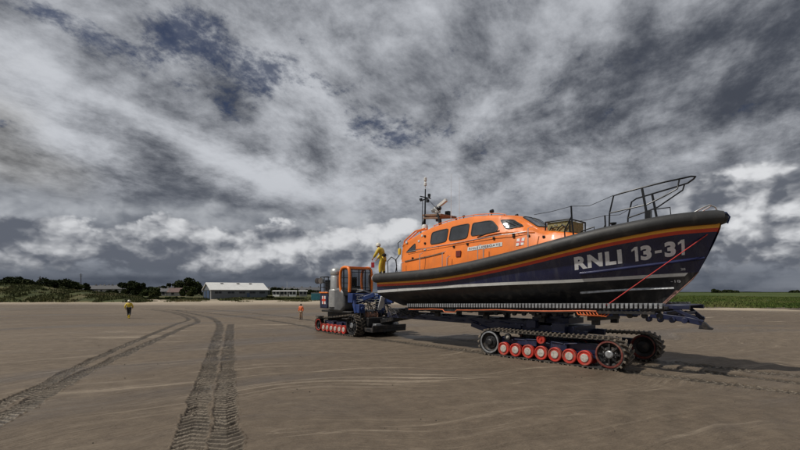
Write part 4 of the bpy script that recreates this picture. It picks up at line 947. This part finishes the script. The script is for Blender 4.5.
def person(loc, rz, label, J, cols, sc_=1, group=None, hat='helmet'):
    """figure faces +y in its own frame"""
    r = empty('person', loc, rz); r.scale = (sc_,) * 3; tag(r, label, 'person', group)
    g_ = lambda k: J[k]
    pel, che, nec, hea = g_('pelvis'), g_('chest'), g_('neck'), g_('head')
    body = [[(pel, .12), (che, .13), (nec, .055), (hea, .085), (tuple(Vector(hea) + Vector((0, .02, .10))), .075)]]
    jk = [[(tuple(Vector(pel) + Vector((0, 0, -.04))), (.17, .13)), (tuple((Vector(pel) + Vector(che)) / 2), (.17, .13)), (che, (.20, .16)), (tuple(Vector(nec) + Vector((0, 0, -.03))), .085)]]
    trs = []; bts = []
    for s in 'lr':
        sh, el, wr, hp_, kn, an, toe = (g_(k + s) for k in ('sh', 'el', 'wr', 'hip', 'kn', 'an', 'toe'))
        body += [[(che, .13), (sh, .05), (el, .04), (wr, .028)], [(pel, .12), (hp_, .085), (kn, .055), (an, .038), (toe, .035)]]
        d = (Vector(wr) - Vector(el)).normalized(); sx = -1 if s == 'l' else 1
        palm = tuple(Vector(wr) + d * .07); body.append([(wr, .028), (palm, .026)])
        for k in range(4):
            of = Vector((0, (k - 1.5) * .018, 0)); ln = (.06, .075, .07, .055)[k]
            a = Vector(palm) + of; body.append([(palm, .026), (tuple(a + d * ln * .5), .009), (tuple(a + d * ln + Vector((-sx * .012, 0, 0))), .008)])
        body.append([(wr, .028), (tuple(Vector(wr) + d * .05 + Vector((0, .035, 0))), .010), (tuple(Vector(wr) + d * .09 + Vector((0, .045, 0))), .009)])
        jk.append([(che, (.19, .14)), (sh, .10), (el, .08), (tuple(Vector(wr) - d * .02), .062)])
        trs.append([(pel, (.15, .12)), (hp_, .125), (kn, .098), (tuple(Vector(an) + Vector((0, 0, .06))), .082)])
        bts.append((an, toe))
    bo = skin_mesh('body', body, M_skin, r)
    skin_mesh('jacket', jk, cols[0], r); skin_mesh('trousers', trs, cols[1], r)
    for an, toe in bts:
        b = MB(); b.tube([tuple(Vector(an) + Vector((0, 0, .2))), an, tuple(Vector(an) + Vector((0, .02, -.04)))], [.07, .062, .06], 10); b.tube([tuple(Vector(an) + Vector((0, -.05, -.04))), tuple(Vector(toe) + Vector((0, -.05, 0))), toe], [.055, .05, .035], 10); b.build('boot', cols[2], r)
    h = Vector(hea)
    fc = MB()
    for sx in (-1, 1): fc.lathe([(.001, -.012), (.012, 0), (.001, .012)], h + Vector((sx * .03, .088, .05)), 'y', 8); fc.lathe([(.001, -.01), (.022, 0), (.001, .01)], h + Vector((sx * .088, .0, .04)), 'x', 8)
    fc.tube([h + Vector((0, .085, .055)), h + Vector((0, .108, .02)), h + Vector((0, .088, .015))], .012, 6); fc.beam(h + Vector((-.025, .088, -.012)), h + Vector((.025, .088, -.012)), .01, .01)
    fc.build('face', M_skin, bo)
    hm = MB(); rr = .125 if hat == 'helmet' else .105
    hm.lathe([(rr * 1.05, -.02), (rr, .02), (rr * .93, .07), (rr * .7, .115), (rr * .35, .14), (.001, .148)], h + Vector((0, -.005 if hat == 'helmet' else -.02, .035)), 'z', 18)
    hm.build(hat, cols[3], r)
    return r
base = dict(pelvis=(0, 0, .93), chest=(0, .01, 1.32), neck=(0, .01, 1.47), head=(0, .03, 1.58), shl=(-.19, 0, 1.40), shr=(.19, 0, 1.40), ell=(-.27, -.03, 1.13), elr=(.27, -.03, 1.13), wrl=(-.27, .08, .90), wrr=(.27, .08, .90),
            hipl=(-.09, 0, .88), hipr=(.09, 0, .88), knl=(-.10, .03, .50), knr=(.10, .03, .50), anl=(-.11, -.02, .10), anr=(.11, -.02, .10), toel=(-.13, .14, .04), toer=(.13, .14, .04))
walk = dict(base, knl=(-.09, .16, .52), anl=(-.09, .14, .12), toel=(-.09, .30, .06), knr=(.09, -.06, .50), anr=(.08, -.30, .16), toer=(.08, -.16, .05), ell=(-.30, -.14, 1.15), wrl=(-.27, -.12, .92), elr=(.30, .06, 1.13), wrr=(.25, .22, .98))
gx = lambda px, py: (*gp(px, py), 0)
p1 = person(gx(129, 318.5), R(20), 'person in yellow oilskins and white helmet walking on the open sand', walk, (M_yj, M_bk, M_yj, M_hel))
vm = MB(); vm.box((0, -.0, 1.02), (.40, .32, .10)); vm.build('belt', M_bk, p1, bevel=.03)
p2 = person(gx(301, 319.5), R(160), 'bareheaded person in an orange jacket standing on the sand left of the tractor', base, (M_oj, M_bg, M_boot, M_hair), .82, hat='hair')
crew = dict(base, pelvis=(0, -.06, .91), chest=(0, .10, 1.27), neck=(0, .17, 1.40), head=(0, .24, 1.49), shl=(-.20, .12, 1.35), shr=(.20, .12, 1.35), ell=(-.26, .24, 1.10), elr=(.28, .22, 1.10), wrl=(-.2, .40, .92), wrr=(.2, .38, .90), knl=(-.13, .08, .5), knr=(.13, .02, .5), anl=(-.14, .06, .10), toel=(-.15, .22, .04))
wx, wy = b2w(.30, -1.70)
p3 = person((wx, wy, T(0) + .05), R(70), 'crew member in yellow oilskins and helmet leaning forward at the stern of the lifeboat', crew, (M_yj, M_yj, M_boot, M_hel), 1.05)
lj = skin_mesh('life_jacket', [[((0, -.12, .94), (.20, .17)), ((0, .02, 1.12), (.215, .18))]], M_bk, p3)
bgm = MB(); bgm.box((0, 0, .12), (.16, .10, .26)); bgm.tube([(-.06, 0, .24), (0, 0, .38), (.06, 0, .24)], .01, 6)
rb = bgm.build('bag', M_rbag, bevel=.03)
rb.location = (wx - .50, wy - .04, T(0) + .54)
tag(rb, 'red bag held by the crew member at the stern', 'bag')

# ------------------------------------------------------------------ dunes, field and far shore
def grass_mat(name, c1, c2, c3, sc_):
    m = bpy.data.materials.new(name); m.use_nodes = True; nt = m.node_tree; b = nt.nodes['Principled BSDF']; b.inputs['Roughness'].default_value = .9; b.inputs['Specular IOR Level'].default_value = .15
    tc = nt.nodes.new('ShaderNodeTexCoord'); O = X(nt, tc.outputs['Object'])
    a = noise(nt, O, sc_, 7, .65); d = noise(nt, O, sc_ * .23, 4, .6)
    c = mixc(nt, a.ss(.36, .64), c1, c2); c = mixc(nt, d.ss(.48, .66) * .8, c, c3); nt.links.new(c.s, b.inputs['Base Color'])
    bn = nt.nodes.new('ShaderNodeBump'); bn.inputs['Strength'].default_value = .8; bn.inputs['Distance'].default_value = .4; nt.links.new(a.s, bn.inputs['Height']); nt.links.new(bn.outputs[0], b.inputs['Normal'])
    return m
M_dune = grass_mat('dune_grass_ground', (.030, .038, .015), (.080, .088, .034), (.16, .13, .075), .45)
M_field = grass_mat('field_grass', (.026, .044, .010), (.066, .092, .021), (.095, .10, .036), .12)
M_dry = mat('dry_sand', (.34, .28, .205), .95, var=.18, vscale=.3, bump=.5, bscale=2)
def strip_terrain(name, xs, ys_fn, z_fn, m, ny=26, smooth=180):
    mb = MB(); N = len(xs); vs = []
    for j in range(ny + 1):
        for x in xs: a, b_ = ys_fn(x); y = a + (b_ - a) * (j / ny) ** 1.5; vs.append((x * y / a if False else x, y, z_fn(x, y, a)))
    mb.add(vs, [(j * N + i, j * N + i + 1, (j + 1) * N + i + 1, (j + 1) * N + i) for j in range(ny) for i in range(N - 1)])
    return tag(mb.build(name, m, smooth=smooth, fix=False), kind='structure')
def vn(x, y, s, k=0):
    return math.sin(x / s + k) * math.cos(y / s * 1.3 + k * 2) * .5 + math.sin(x / s * 2.3 + y / s * 1.1 + k * 3) * .3 + math.sin(x / s * 4.9 - y / s * 3.1 + k) * .2
shoreY = lambda x: float(np.interp(x, [-250, -20, 10, 45, 120], [98, 96, 88, 60, 52])) + 1.5 * vn(x, 0, 7)
strip_terrain('dry_sand_bank', np.linspace(-260, 60, 260), lambda x: (shoreY(x) - (0 if x < 30 else 3), shoreY(x) + 60), lambda x, y, a: -.03 + min(.30, max(0, (y - a)) * .02) + .10 * vn(x, y, 3, 1) * min(1, (y - a) / 4), M_dry)
dtop = L5([(-260, 5.2), (-100, 4.6), (-96, 4.5), (-90, 3.8), (-83, 3.2), (-77, 2.2), (-70, 1.7), (-66, .9), (-62, .2), (-58, -.3), (0, -.3)])
def dune_z(x, y, a):
    xs_ = x * 112 / y; h = dtop(xs_); f = min(1, (y - a) / 16); h -= .9 + .028 * (y - a) * (h > 0); return -.1 + (h + .9) * (f ** .6) * 1 + .55 * vn(x, y, 5.5, 2) * f + .35 * vn(x, y, 2.1, 5) * f + min(1.0, (y - 96) * .03) * .2 - (.9 if h < 0 else 0) * f
strip_terrain('dune', np.linspace(-260, -60, 240), lambda x: (shoreY(x) + 5, shoreY(x) + 45), dune_z, M_dune, 40)
strip_terrain('dune', np.linspace(-60, 40, 160), lambda x: (shoreY(x) + 9, shoreY(x) + 200), lambda x, y, a: -.1 + min(.7, (y - a) * .06) * (.55 + .6 * vn(x, y, 6, 3)) + .12 * vn(x, y, 1.9, 2), M_dune, 40)
strip_terrain('meadow', np.r_[np.linspace(-900, -260, 12), np.linspace(-250, 30, 30)], lambda x: (135, 1500), lambda x, y, a: .8 + (y - 135) * .0012, M_dune, 12)
fY = lambda x: float(np.interp(x, [25, 40, 60, 300], [92, 66, 61.5, 60])) + .8 * vn(x, 0, 5)
strip_terrain('grass_field', np.r_[np.linspace(24, 140, 160), np.geomspace(145, 3000, 20)], lambda x: (fY(x), 2600), lambda x, y, a: -.02 + min(.42, (y - a) * .12) + .10 * vn(x, y, 4) * min(1, (y - a) / 4) + (y - a) * .0010, M_field, 60)
M_wrack = mat('dark_shore_edge', (.09, .07, .05), .95, var=.4, vscale=.8, bump=.5, bscale=3)
strip_terrain('shore_edge', np.linspace(24, 300, 200), lambda x: (fY(x) - 2.4, fY(x) + 1.0), lambda x, y, a: .012 + .05 * max(0, vn(x, y, 2.2)) + max(0, (y - a - 1.6)) * .12, M_wrack, 10)
# grass on the dunes and field: tufts nobody could count
def tufts(name, pts, h, w, m, label, blades=5):
    vs = []; fs = []
    for (x, y, z) in pts:
        for k in range(blades):
            a = random.uniform(0, 6.28); hh = h * random.uniform(.5, 1.2); ww = w * random.uniform(.5, 1.2); lx, ly = math.cos(a), math.sin(a); ox, oy = random.uniform(-w, w), random.uniform(-w, w); ln = random.uniform(-.5, .5) * hh
            b = len(vs); vs += [(x + ox - lx * ww * .5, y + oy - ly * ww * .5, z - .05), (x + ox + lx * ww * .5, y + oy + ly * ww * .5, z - .05), (x + ox + ln * ly, y + oy - ln * lx, z + hh)]; fs.append((b, b + 1, b + 2))
    mb = MB(); mb.v = vs; mb.f = fs; mb.m = [0] * len(fs); tag(mb.build(name, m, smooth=0, fix=False), label, 'grass', kind='stuff')
M_tuft = grass_mat('marram_blades', (.040, .048, .018), (.105, .11, .044), (.17, .145, .075), .35)
pts = []
for _ in range(9000):
    x = random.uniform(-150, -60); a = shoreY(x) + 5; y = a + 40 * random.random() ** 1.3
    if vn(x, y, 4, 7) > -.25 + .3 * random.random(): pts.append((x, y, dune_z(x, y, a)))
for _ in range(5200):
    x = random.uniform(-62, 32); a = shoreY(x) + 9; y = a + 30 * random.random() ** 1.2 - 1
    if vn(x, y, 5, 3) > .05: pts.append((x, y, -.1 + min(.7, max(0, (y - a)) * .06) * (.55 + .6 * vn(x, y, 6, 3)) + .12 * vn(x, y, 1.9, 2)))
tufts('dune_grass', pts, .5, .45, M_tuft, 'rough dark green marram grass covering the dunes')
M_ft = grass_mat('field_blades', (.034, .058, .012), (.085, .116, .026), (.13, .13, .05), .3)
pts = [(x, fY(x) + .5 + 150 * random.random() ** 2.2, 0) for x in (random.uniform(30, 150) for _ in range(12000))]
pts = [(x, y, -.02 + min(.42, (y - fY(x)) * .12) + (y - fY(x)) * .001) for x, y, _ in pts]
tufts('field_grass', pts, .32, .35, M_ft, 'green rough grass on the level field')

# ------------------------------------------------------------------ trees and shrubs
M_leafs = [grass_mat('foliage', (.010, .016, .006), (.034, .044, .014), (.050, .056, .020), .9), grass_mat('foliage', (.014, .024, .007), (.048, .062, .018), (.065, .07, .022), .9)]
M_bark = mat('bark', (.06, .045, .03), .9, var=.3, vscale=8)
def tree(px, y_top, wpx, Y, label, kind=0, base_z=.9, seed=0, group='trees behind the dunes', name='tree', trunk=True, flat=.0):
    rg = random.Random(seed); z_top = 2.5 + (292 - y_top) * Y / 430; H = z_top - base_z; Wd = wpx * Y / 430; x = (px - 400) / 430 * Y
    r = empty(name, (x, Y, base_z)); tag(r, label, 'tree' if trunk else 'bush', group)
    t = MB(); t.tube([(0, 0, -.3), (.1, 0, H * .25), (.05, .1, H * .5), (0, 0, H * .8)], [.03 * H + .06, .03 * H, .022 * H, .008 * H], 8)
    for k in range(6):
        a = k * 1.05; t.tube([(0, 0, H * (.22 + .07 * k)), (math.cos(a) * Wd * .18, math.sin(a) * Wd * .18, H * (.42 + .06 * k)), (math.cos(a) * Wd * .32, math.sin(a) * Wd * .3, H * (.55 + .06 * k))], [.014 * H, .010 * H, .004 * H], 6)
    t.build('trunk', M_bark, r)
    vs = []; fs = []; lobes = []
    for k in range(11):
        a = rg.uniform(0, 6.28); q = rg.uniform(.1, 1) ** .6; lx = math.cos(a) * q * Wd * .40; ly = math.sin(a) * q * Wd * .35
        dome = math.sqrt(max(0.05, 1 - (abs(lx) / (Wd * .55)) ** 2)); lz = H * rg.uniform(.30, .80) * dome; rad = rg.uniform(.14, .24) * Wd * .8
        lobes.append((lx, ly, lz, min(rad, max(.15 * H, H - lz) if H - lz > .1 else .15 * H), rg.uniform(.5, .85)))
    for k in range(5): lobes.append((rg.uniform(-.42, .42) * Wd, rg.uniform(-.3, .3) * Wd, H * rg.uniform(.15, .3), .16 * Wd, .7))
    s = max(.16, .0017 * Y)
    for (lx, ly, lz, rad, fl) in lobes:
        n_ = int(min(520, 90 + 55 * rad * rad / (s * s) * .25))
        for _ in range(n_):
            u = rg.uniform(-1, 1); a = rg.uniform(0, 6.28); rr = rad * rg.uniform(.55, 1.12) ; c = math.sqrt(1 - u * u)
            p = Vector((lx + rr * c * math.cos(a), ly + rr * c * math.sin(a), max(.0, lz + rr * u * fl)))
            d1 = Vector((rg.gauss(0, 1), rg.gauss(0, 1), rg.gauss(0, 1))).normalized(); d2 = d1.cross(Vector((rg.gauss(0, 1), rg.gauss(0, 1), rg.gauss(0, 1)))).normalized(); e = s * rg.uniform(.6, 1.5)
            b = len(vs); vs += [p - d1 * e, p + d2 * e * .7, p + d1 * e, p - d2 * e * .7]; fs.append((b, b + 1, b + 2, b + 3))
    zs_ = sorted(v[2] for v in vs); kz = H / zs_[int(len(zs_) * .985)]; vs = [(v[0] * 1.12, v[1], v[2] * kz) for v in vs]
    cm = MB(); cm.v = [tuple(v) for v in vs]; cm.f = fs; cm.m = [0] * len(fs); cm.build('crown', M_leafs[kind], r, smooth=0, fix=False)
    return r
TL = [ # px, top y, width px, distance, kind, label
    (15, 278, 30, 165, 0, 'dark round topped tree furthest left above the dune'),
    (-6, 281, 20, 170, 0, 'dark tree cut by the left edge of the view'),
    (56, 280, 28, 175, 0, 'broad dark tree right of the first pole'),
    (75, 282.5, 17, 180, 1, 'smaller lighter green tree just left of the second pole'),
    (87, 284, 8, 220, 0, 'little dark tree just right of the second pole'),
    (101, 292, 12, 150, 0, 'low dark tree in front of the terraced houses'),
    (128, 282, 18, 185, 0, 'tall dark tree at the right end of the terraced houses'),
    (142, 283.5, 16, 180, 0, 'dark spreading tree second from the terraced houses'),
    (152, 288, 16, 170, 1, 'green tree over the pink roofed cottage'),
    (166, 284.5, 16, 190, 0, 'rounded dark tree left of the cottage'),
    (186, 279, 23, 185, 0, 'tallest dark tree just left of the white roofed shed'),
    (187, 287, 14, 160, 1, 'paler bushy tree in front of the tallest tree'),
    (199, 286, 9, 175, 0, 'narrow dark tree touching the gable of the shed'),
    (275, 288, 14, 230, 0, 'dark tree directly right of the white roofed shed'),
    (290, 289, 16, 260, 0, 'far dark tree behind the low white houses'),
    (308, 290, 14, 260, 0, 'far dark tree left of the tractor'),
    (270, 296, 7, 135, 0, 'small dark tree at the right foot of the shed'), (30, 282, 16, 180, 0, 'dark tree between the leftmost tree and the first pole'), (113, 290.5, 12, 200, 0, 'low dark tree among the terraced houses'), (158, 287, 14, 200, 0, 'dark tree behind the small grey house'), (176, 284, 14, 200, 0, 'dark tree behind the reddish cottage'), (298, 291, 8, 200, 1, 'little green tree behind the white caravans')]
for i, (px, yt, w, Y, k, lab) in enumerate(TL): tree(px, yt, w, Y, lab, k, seed=i + 1)
BL = [(106, 293, 14, 130, 0, 'dark bush in front of the grey terraced houses'), (121, 293.5, 12, 128, 1, 'green bush below the large pale terrace house'), (152, 296, 14, 126, 0, 'dark bush between the terrace and the cottage'), (172, 297, 12, 124, 1, 'green bush just below the reddish cottage'), (292, 298, 12, 121, 0, 'dark bush below the white flagpole'), (236, 299.5, 10, 117, 0, 'dark bush before the middle of the shed wall'), (27, 294, 18, 112, 0, 'dark bush on the left dune below the broad tree'), (70, 297, 18, 113, 0, 'dark bush low on the middle of the dune'), (139, 295, 13, 128, 1, 'green bush below the terraced houses'), (165, 298, 10, 122, 1, 'green bush below the cottage'), (182, 297.5, 14, 120, 0, 'wide dark bush left of the shed'), (204, 298.5, 10, 120, 1, 'green bush at the gable foot of the shed'),
      (224, 299, 16, 120, 0, 'long bush below the left part of the shed wall'), (246, 299, 12, 119, 1, 'green bush below the right part of the shed wall'), (259, 299.5, 8, 118, 0, 'small dark bush near the right end of the shed'),
      (282, 298, 14, 120, 1, 'green bush right of the shed'), (300, 298.5, 12, 120, 0, 'dark bush behind the person in orange'), (313, 299, 9, 118, 1, 'green bush just left of the tractor'), (40, 297, 16, 112, 1, 'green bush on the dune slope at left'), (96, 299, 12, 112, 0, 'dark bush at the end of the dune')]
for i, (px, yt, w, Y, k, lab) in enumerate(BL): tree(px, yt, w, Y, lab, k, base_z=-.1 if px > 110 else .9, seed=50 + i, group='bushes on the shore', name='bush', trunk=False)
for i, (px, yt, w, Y, lab) in enumerate([(716, 289.3, 9, 700, 'far dark tree nearest the bow on the field horizon'), (728, 290, 14, 760, 'low spreading tree second from the bow on the field horizon'), (794, 290.4, 9, 800, 'far tree at the right edge on the field horizon')]):
    tree(px, yt, w, Y, lab, 0, base_z=1.0, seed=80 + i, group='trees on the field horizon')
hz = MB(); vs = []; N = 200
for i in range(N + 1):
    x = 200 + 1400 * i / N; h = 2.2 + 1.5 * max(0, vn(x, 0, 40)) + .5 * vn(x, 1, 9); vs += [(x, 900 + .1 * x, 0), (x, 900 + .1 * x, h), (x, 930 + .1 * x, h * .9), (x, 940 + .1 * x, 0)]
hz.add(vs, [(4 * i + k, 4 * i + k + 1, 4 * i + 5 + k, 4 * i + 4 + k) for i in range(N) for k in range(3)]); tag(hz.build('distant_hedgerow', M_leafs[0], smooth=0, fix=False), 'low dark hedgerow along the far edge of the field', 'hedge', kind='stuff')

# ------------------------------------------------------------------ buildings
M_slate = mat('slate_roof', (.075, .075, .08), .7, var=.25, vscale=2); M_render = mat('pale_render', (.30, .29, .27), .85, var=.15); M_grw = mat('grey_wall', (.16, .155, .15), .85, var=.2); M_pkr = mat('tiled_roof', (.13, .085, .075), .8, var=.2)
M_shedw = mat('corrugated_grey', (.125, .14, .155), .55, .1, var=.12, vscale=1.5); M_shedr = mat('white_sheet_roof', (.62, .62, .60), .5, var=.06, vscale=.5); M_win = mat('dark_window', (.02, .022, .026), .15); M_door = mat('blue_door', (.04, .07, .13), .5)
def house(px, Y, w, d, hw, hr, rz, wallm, roofm, label, cat='house', group=None, nwin=3, chim=True, name='house', z=.8, storeys=2):
    r = empty(name, ((px - 400) / 430 * Y, Y, z), rz); tag(r, label, cat, group)
    q = MB(); q.prism([(-w / 2, -1), (-w / 2, hw), (w / 2, hw), (w / 2, -1)], 0, d); q.add([(-w / 2, 0, hw), (-w / 2, d, hw), (-w / 2, d / 2, hw + hr)], [(0, 1, 2)]); q.add([(w / 2, 0, hw), (w / 2, d, hw), (w / 2, d / 2, hw + hr)], [(0, 1, 2)])
    q.build('wall', wallm, r, smooth=0)
    e = .25; k = hr / (d / 2); q = MB()
    for s in (0, 1):
        y0_, y1_ = (-e, d / 2) if s == 0 else (d + e, d / 2); a = [(-w / 2 - e, y0_, hw - e * k), (w / 2 + e, y0_, hw - e * k), (w / 2 + e, y1_, hw + hr), (-w / 2 - e, y1_, hw + hr)]
        q.add(a + [(p[0], p[1], p[2] + .14) for p in a], [(0, 1, 2, 3), (4, 7, 6, 5), (0, 4, 5, 1), (1, 5, 6, 2), (2, 6, 7, 3), (3, 7, 4, 0)])
    ro_ = q.build('roof', roofm, r, smooth=0)
    if chim:
        for cx in (-w * .35, w * .35): c = MB(); c.box((cx, d / 2, hw + hr + .3), (.7, .6, 1.0)); c.build('chimney', wallm, ro_)
    for s in range(storeys):
        for k_ in range(nwin):
            c = MB(); c.box((-w / 2 + w * (k_ + .5) / nwin, -.03, 1.2 + s * (hw - .8) / storeys), (1.0, .08, 1.1)); c.build('window', M_win, r)
    return r
# terrace, cottage, far houses
hs_ = [(90, 250, 11, M_render, 'pale house at the left end of the terrace beside the second pole'), (99, 248, 10, M_grw, 'grey terraced house next to the pale end house'), (107.5, 246, 10, M_render, 'pale terraced house in the middle of the row'), (115, 244, 9, M_grw, 'grey terraced house with slate roof fourth along the row'), (124, 235, 12, M_render, 'large pale house at the right end of the terrace')]
for px, Y, w, wm_, lab in hs_: house(px, Y, w, 7, 3.4, 2.0, R(6), wm_, M_slate, lab, group='terraced houses behind the dunes')
house(178, 175, 8, 6, 1.6, 1.7, R(10), M_render, M_pkr, 'cottage with a reddish roof in front of the dark trees', nwin=2, storeys=1)
house(160, 185, 6, 5, 1.9, 1.5, R(-5), M_grw, M_slate, 'small grey house between the trees left of the reddish cottage', nwin=2, storeys=1)
far = [(270.5, 'low grey house half hidden by the right end of the shed', M_grw), (277, 'slate roofed house just right of the shed', M_grw), (286, 'pale house second from the shed', M_render), (296, 'grey house behind the white flagpole', M_grw), (305, 'pale far house left of the tractor', M_render), (314, 'grey far house touching the tractor in view', M_grw)]
for i, (px, lab, wm_) in enumerate(far): house(px, 300 - 4 * i, 7.5, 7, 2.9, 1.8, R(5 * (i % 3) - 4), wm_, M_slate, lab, group='far houses right of the shed')
for i, (px, lab) in enumerate([(276, 'white caravan nearest the shed'), (284, 'white caravan second from the shed'), (292.5, 'white caravan left of the flagpole'), (303, 'white caravan behind the person in orange')]):
    r = house(px, 160, 2.6 + .3 * (i % 2), 2.2, 1.75, .18, R(6 * i - 6), M_wht if i % 2 == 0 else M_render, M_wht, lab, 'caravan', 'caravans behind the shore', 2, False, 'caravan', 1.0, 1)
# boathouse shed
SY = 130; sh = empty('shed', ((206 - 400) / 430 * SY, SY, .2), R(0)); tag(sh, 'long grey shed with white roof behind the dunes', 'shed')
L_, D_ = 17.5, 9.5; hw_, hr_ = 3.2, 2.15; sh.rotation_euler = (0, 0, R(0)); sh.location = ((211 - 400) / 430 * SY, SY, .0)
# skewed so that the gable looks left and toward the beach
sh.rotation_euler = (0, 0, R(38)); 
q = MB(); q.prism([(0, -1), (0, hw_), (L_, hw_), (L_, -1)], 0, D_)
for x in (0, L_): q.add([(x, 0, hw_), (x, D_, hw_), (x, D_ / 2, hw_ + hr_)], [(0, 1, 2)])
for k in range(60): q.box((.15 + k * .306, -.02, 1.5), (.09, .05, 3.3))
for k in range(30): y = .2 + k * .31; q.box((-.02, y, 1.5), (.05, .09, 3.3))
q.build('wall', M_shedw, sh, smooth=0)
q = MB(); k_ = hr_ / (D_ / 2)
for s in (0, 1):
    ya, yb_ = (-.35, D_ / 2) if s == 0 else (D_ + .35, D_ / 2); a = [(-.3, ya, hw_ - .35 * k_), (L_ + .3, ya, hw_ - .35 * k_), (L_ + .3, yb_, hw_ + hr_), (-.3, yb_, hw_ + hr_)]
    q.add(a + [(p[0], p[1], p[2] + .16) for p in a], [(0, 1, 2, 3), (4, 7, 6, 5), (0, 4, 5, 1), (1, 5, 6, 2), (2, 6, 7, 3), (3, 7, 4, 0)])
ro_ = q.build('roof', M_shedr, sh, smooth=0)
for x in (4.2, 9.2, 13.2): q = MB(); q.box((x, 3.9, hw_ + hr_ * .82 + .25), (.8, .5, .25)); q.build('roof_vent', M_slate, ro_)
for x in (1.6, 2.7, 5.6, 6.7, 9.2, 10.2, 12.6, 13.6, 15.9, 16.8): q = MB(); q.box((x * .96, -.06, 2.35), (.85, .08, .6)); q.build('window', M_win, sh)
q = MB(); q.box((11.2, -.06, 1.2), (.9, .08, 1.9)); q.build('door', M_door, sh); q = MB(); q.box((-.07, 3.0, 1.5), (.08, 2.6, 2.9)); q.build('door', M_door, sh)
q = MB(); q.box((-.07, 6.6, 1.4), (.08, 1.8, 2.6)); q.build('door', M_door, sh)
q = MB(); q.beam((-.06, -.02, -.5), (-.06, -.02, hw_), .14, .14); q.beam((-.34, -.3, hw_ - .2), (-.34, D_ / 2, hw_ + hr_ - .04), .06, .22); q.beam((-.34, D_ + .3, hw_ - .2), (-.34, D_ / 2, hw_ + hr_ - .04), .06, .22); q.build('gable_trim', M_wht, sh)
# fence along the shore, poles
def pole(px, y_top, Y, label, name='utility_pole', cat='pole', m=M_bark, arm=True, r0=.16):
    z = 2.5 + (292 - y_top) * Y / 430; r = empty(name, ((px - 400) / 430 * Y, Y, .8)); tag(r, label, cat)
    q = MB(); q.tube([(0, 0, -.5), (0, 0, z - .8)], [r0, r0 * .7], 8); q.build('shaft', m, r)
    if arm: q = MB(); q.beam((-.9, 0, z - 1.4), (.9, 0, z - 1.4), .12, .12); q.beam((-.6, 0, z - 2.0), (.6, 0, z - 2.0), .12, .12); q.build('crossarm', m, r)
pole(40, 276, 170, 'wooden utility pole above the left dune'); pole(81, 273.5, 180, 'taller dark pole between the trees and the terrace')
pole(287, 281.5, 150, 'thin white flagpole right of the shed', 'flagpole', 'flagpole', M_wht, False, .07); pole(170, 287, 160, 'short pale lamp post by the trees', 'lamp_post', 'lamp post', M_galv, False, .08)
cn = empty('container', ((317 - 400) / 430 * 112, 112, .2)); tag(cn, 'teal storage container on the shore behind the tractor', 'container')
q = MB(); q.box((0, 0, 1.0), (2.6, 2.2, 2.0)); [q.box((-1.2 + k * .2, -1.12, 1.0), (.08, .04, 1.8)) for k in range(13)]; q.build('body', mat('teal_paint', (.03, .16, .20), .6, var=.2), cn); q = MB(); q.box((0, 0, 2.05), (2.7, 2.3, .1)); q.build('roof', M_galv, cn)
# weed, shells and pebbles on the sand
M_peb = mat('pebble', (.035, .028, .02), .8, var=.4)
pb = MB()
for _ in range(230):
    Y = random.uniform(5.5, 45) if random.random() < .5 else random.uniform(5.5, 18); x = random.uniform(-.95, .95) * Y; s = random.uniform(.006, .020)
    vs = [Vector((math.cos(a) * s * random.uniform(.7, 1.4), math.sin(a) * s * random.uniform(.6, 1.2), 0)) for a in (0, 1.05, 2.1, 3.14, 4.2, 5.25)]; zz = -.01
    pb.add([(x + v.x, Y + v.y, zz) for v in vs] + [(x + v.x * .5, Y + v.y * .5, zz + s * .9) for v in vs], [(i, (i + 1) % 6, 6 + (i + 1) % 6, 6 + i) for i in range(6)] + [tuple(range(6, 12))])
tag(pb.build('pebbles', M_peb, smooth=0), 'scattered dark pebbles and weed scraps on the sand', 'pebbles', kind='stuff')
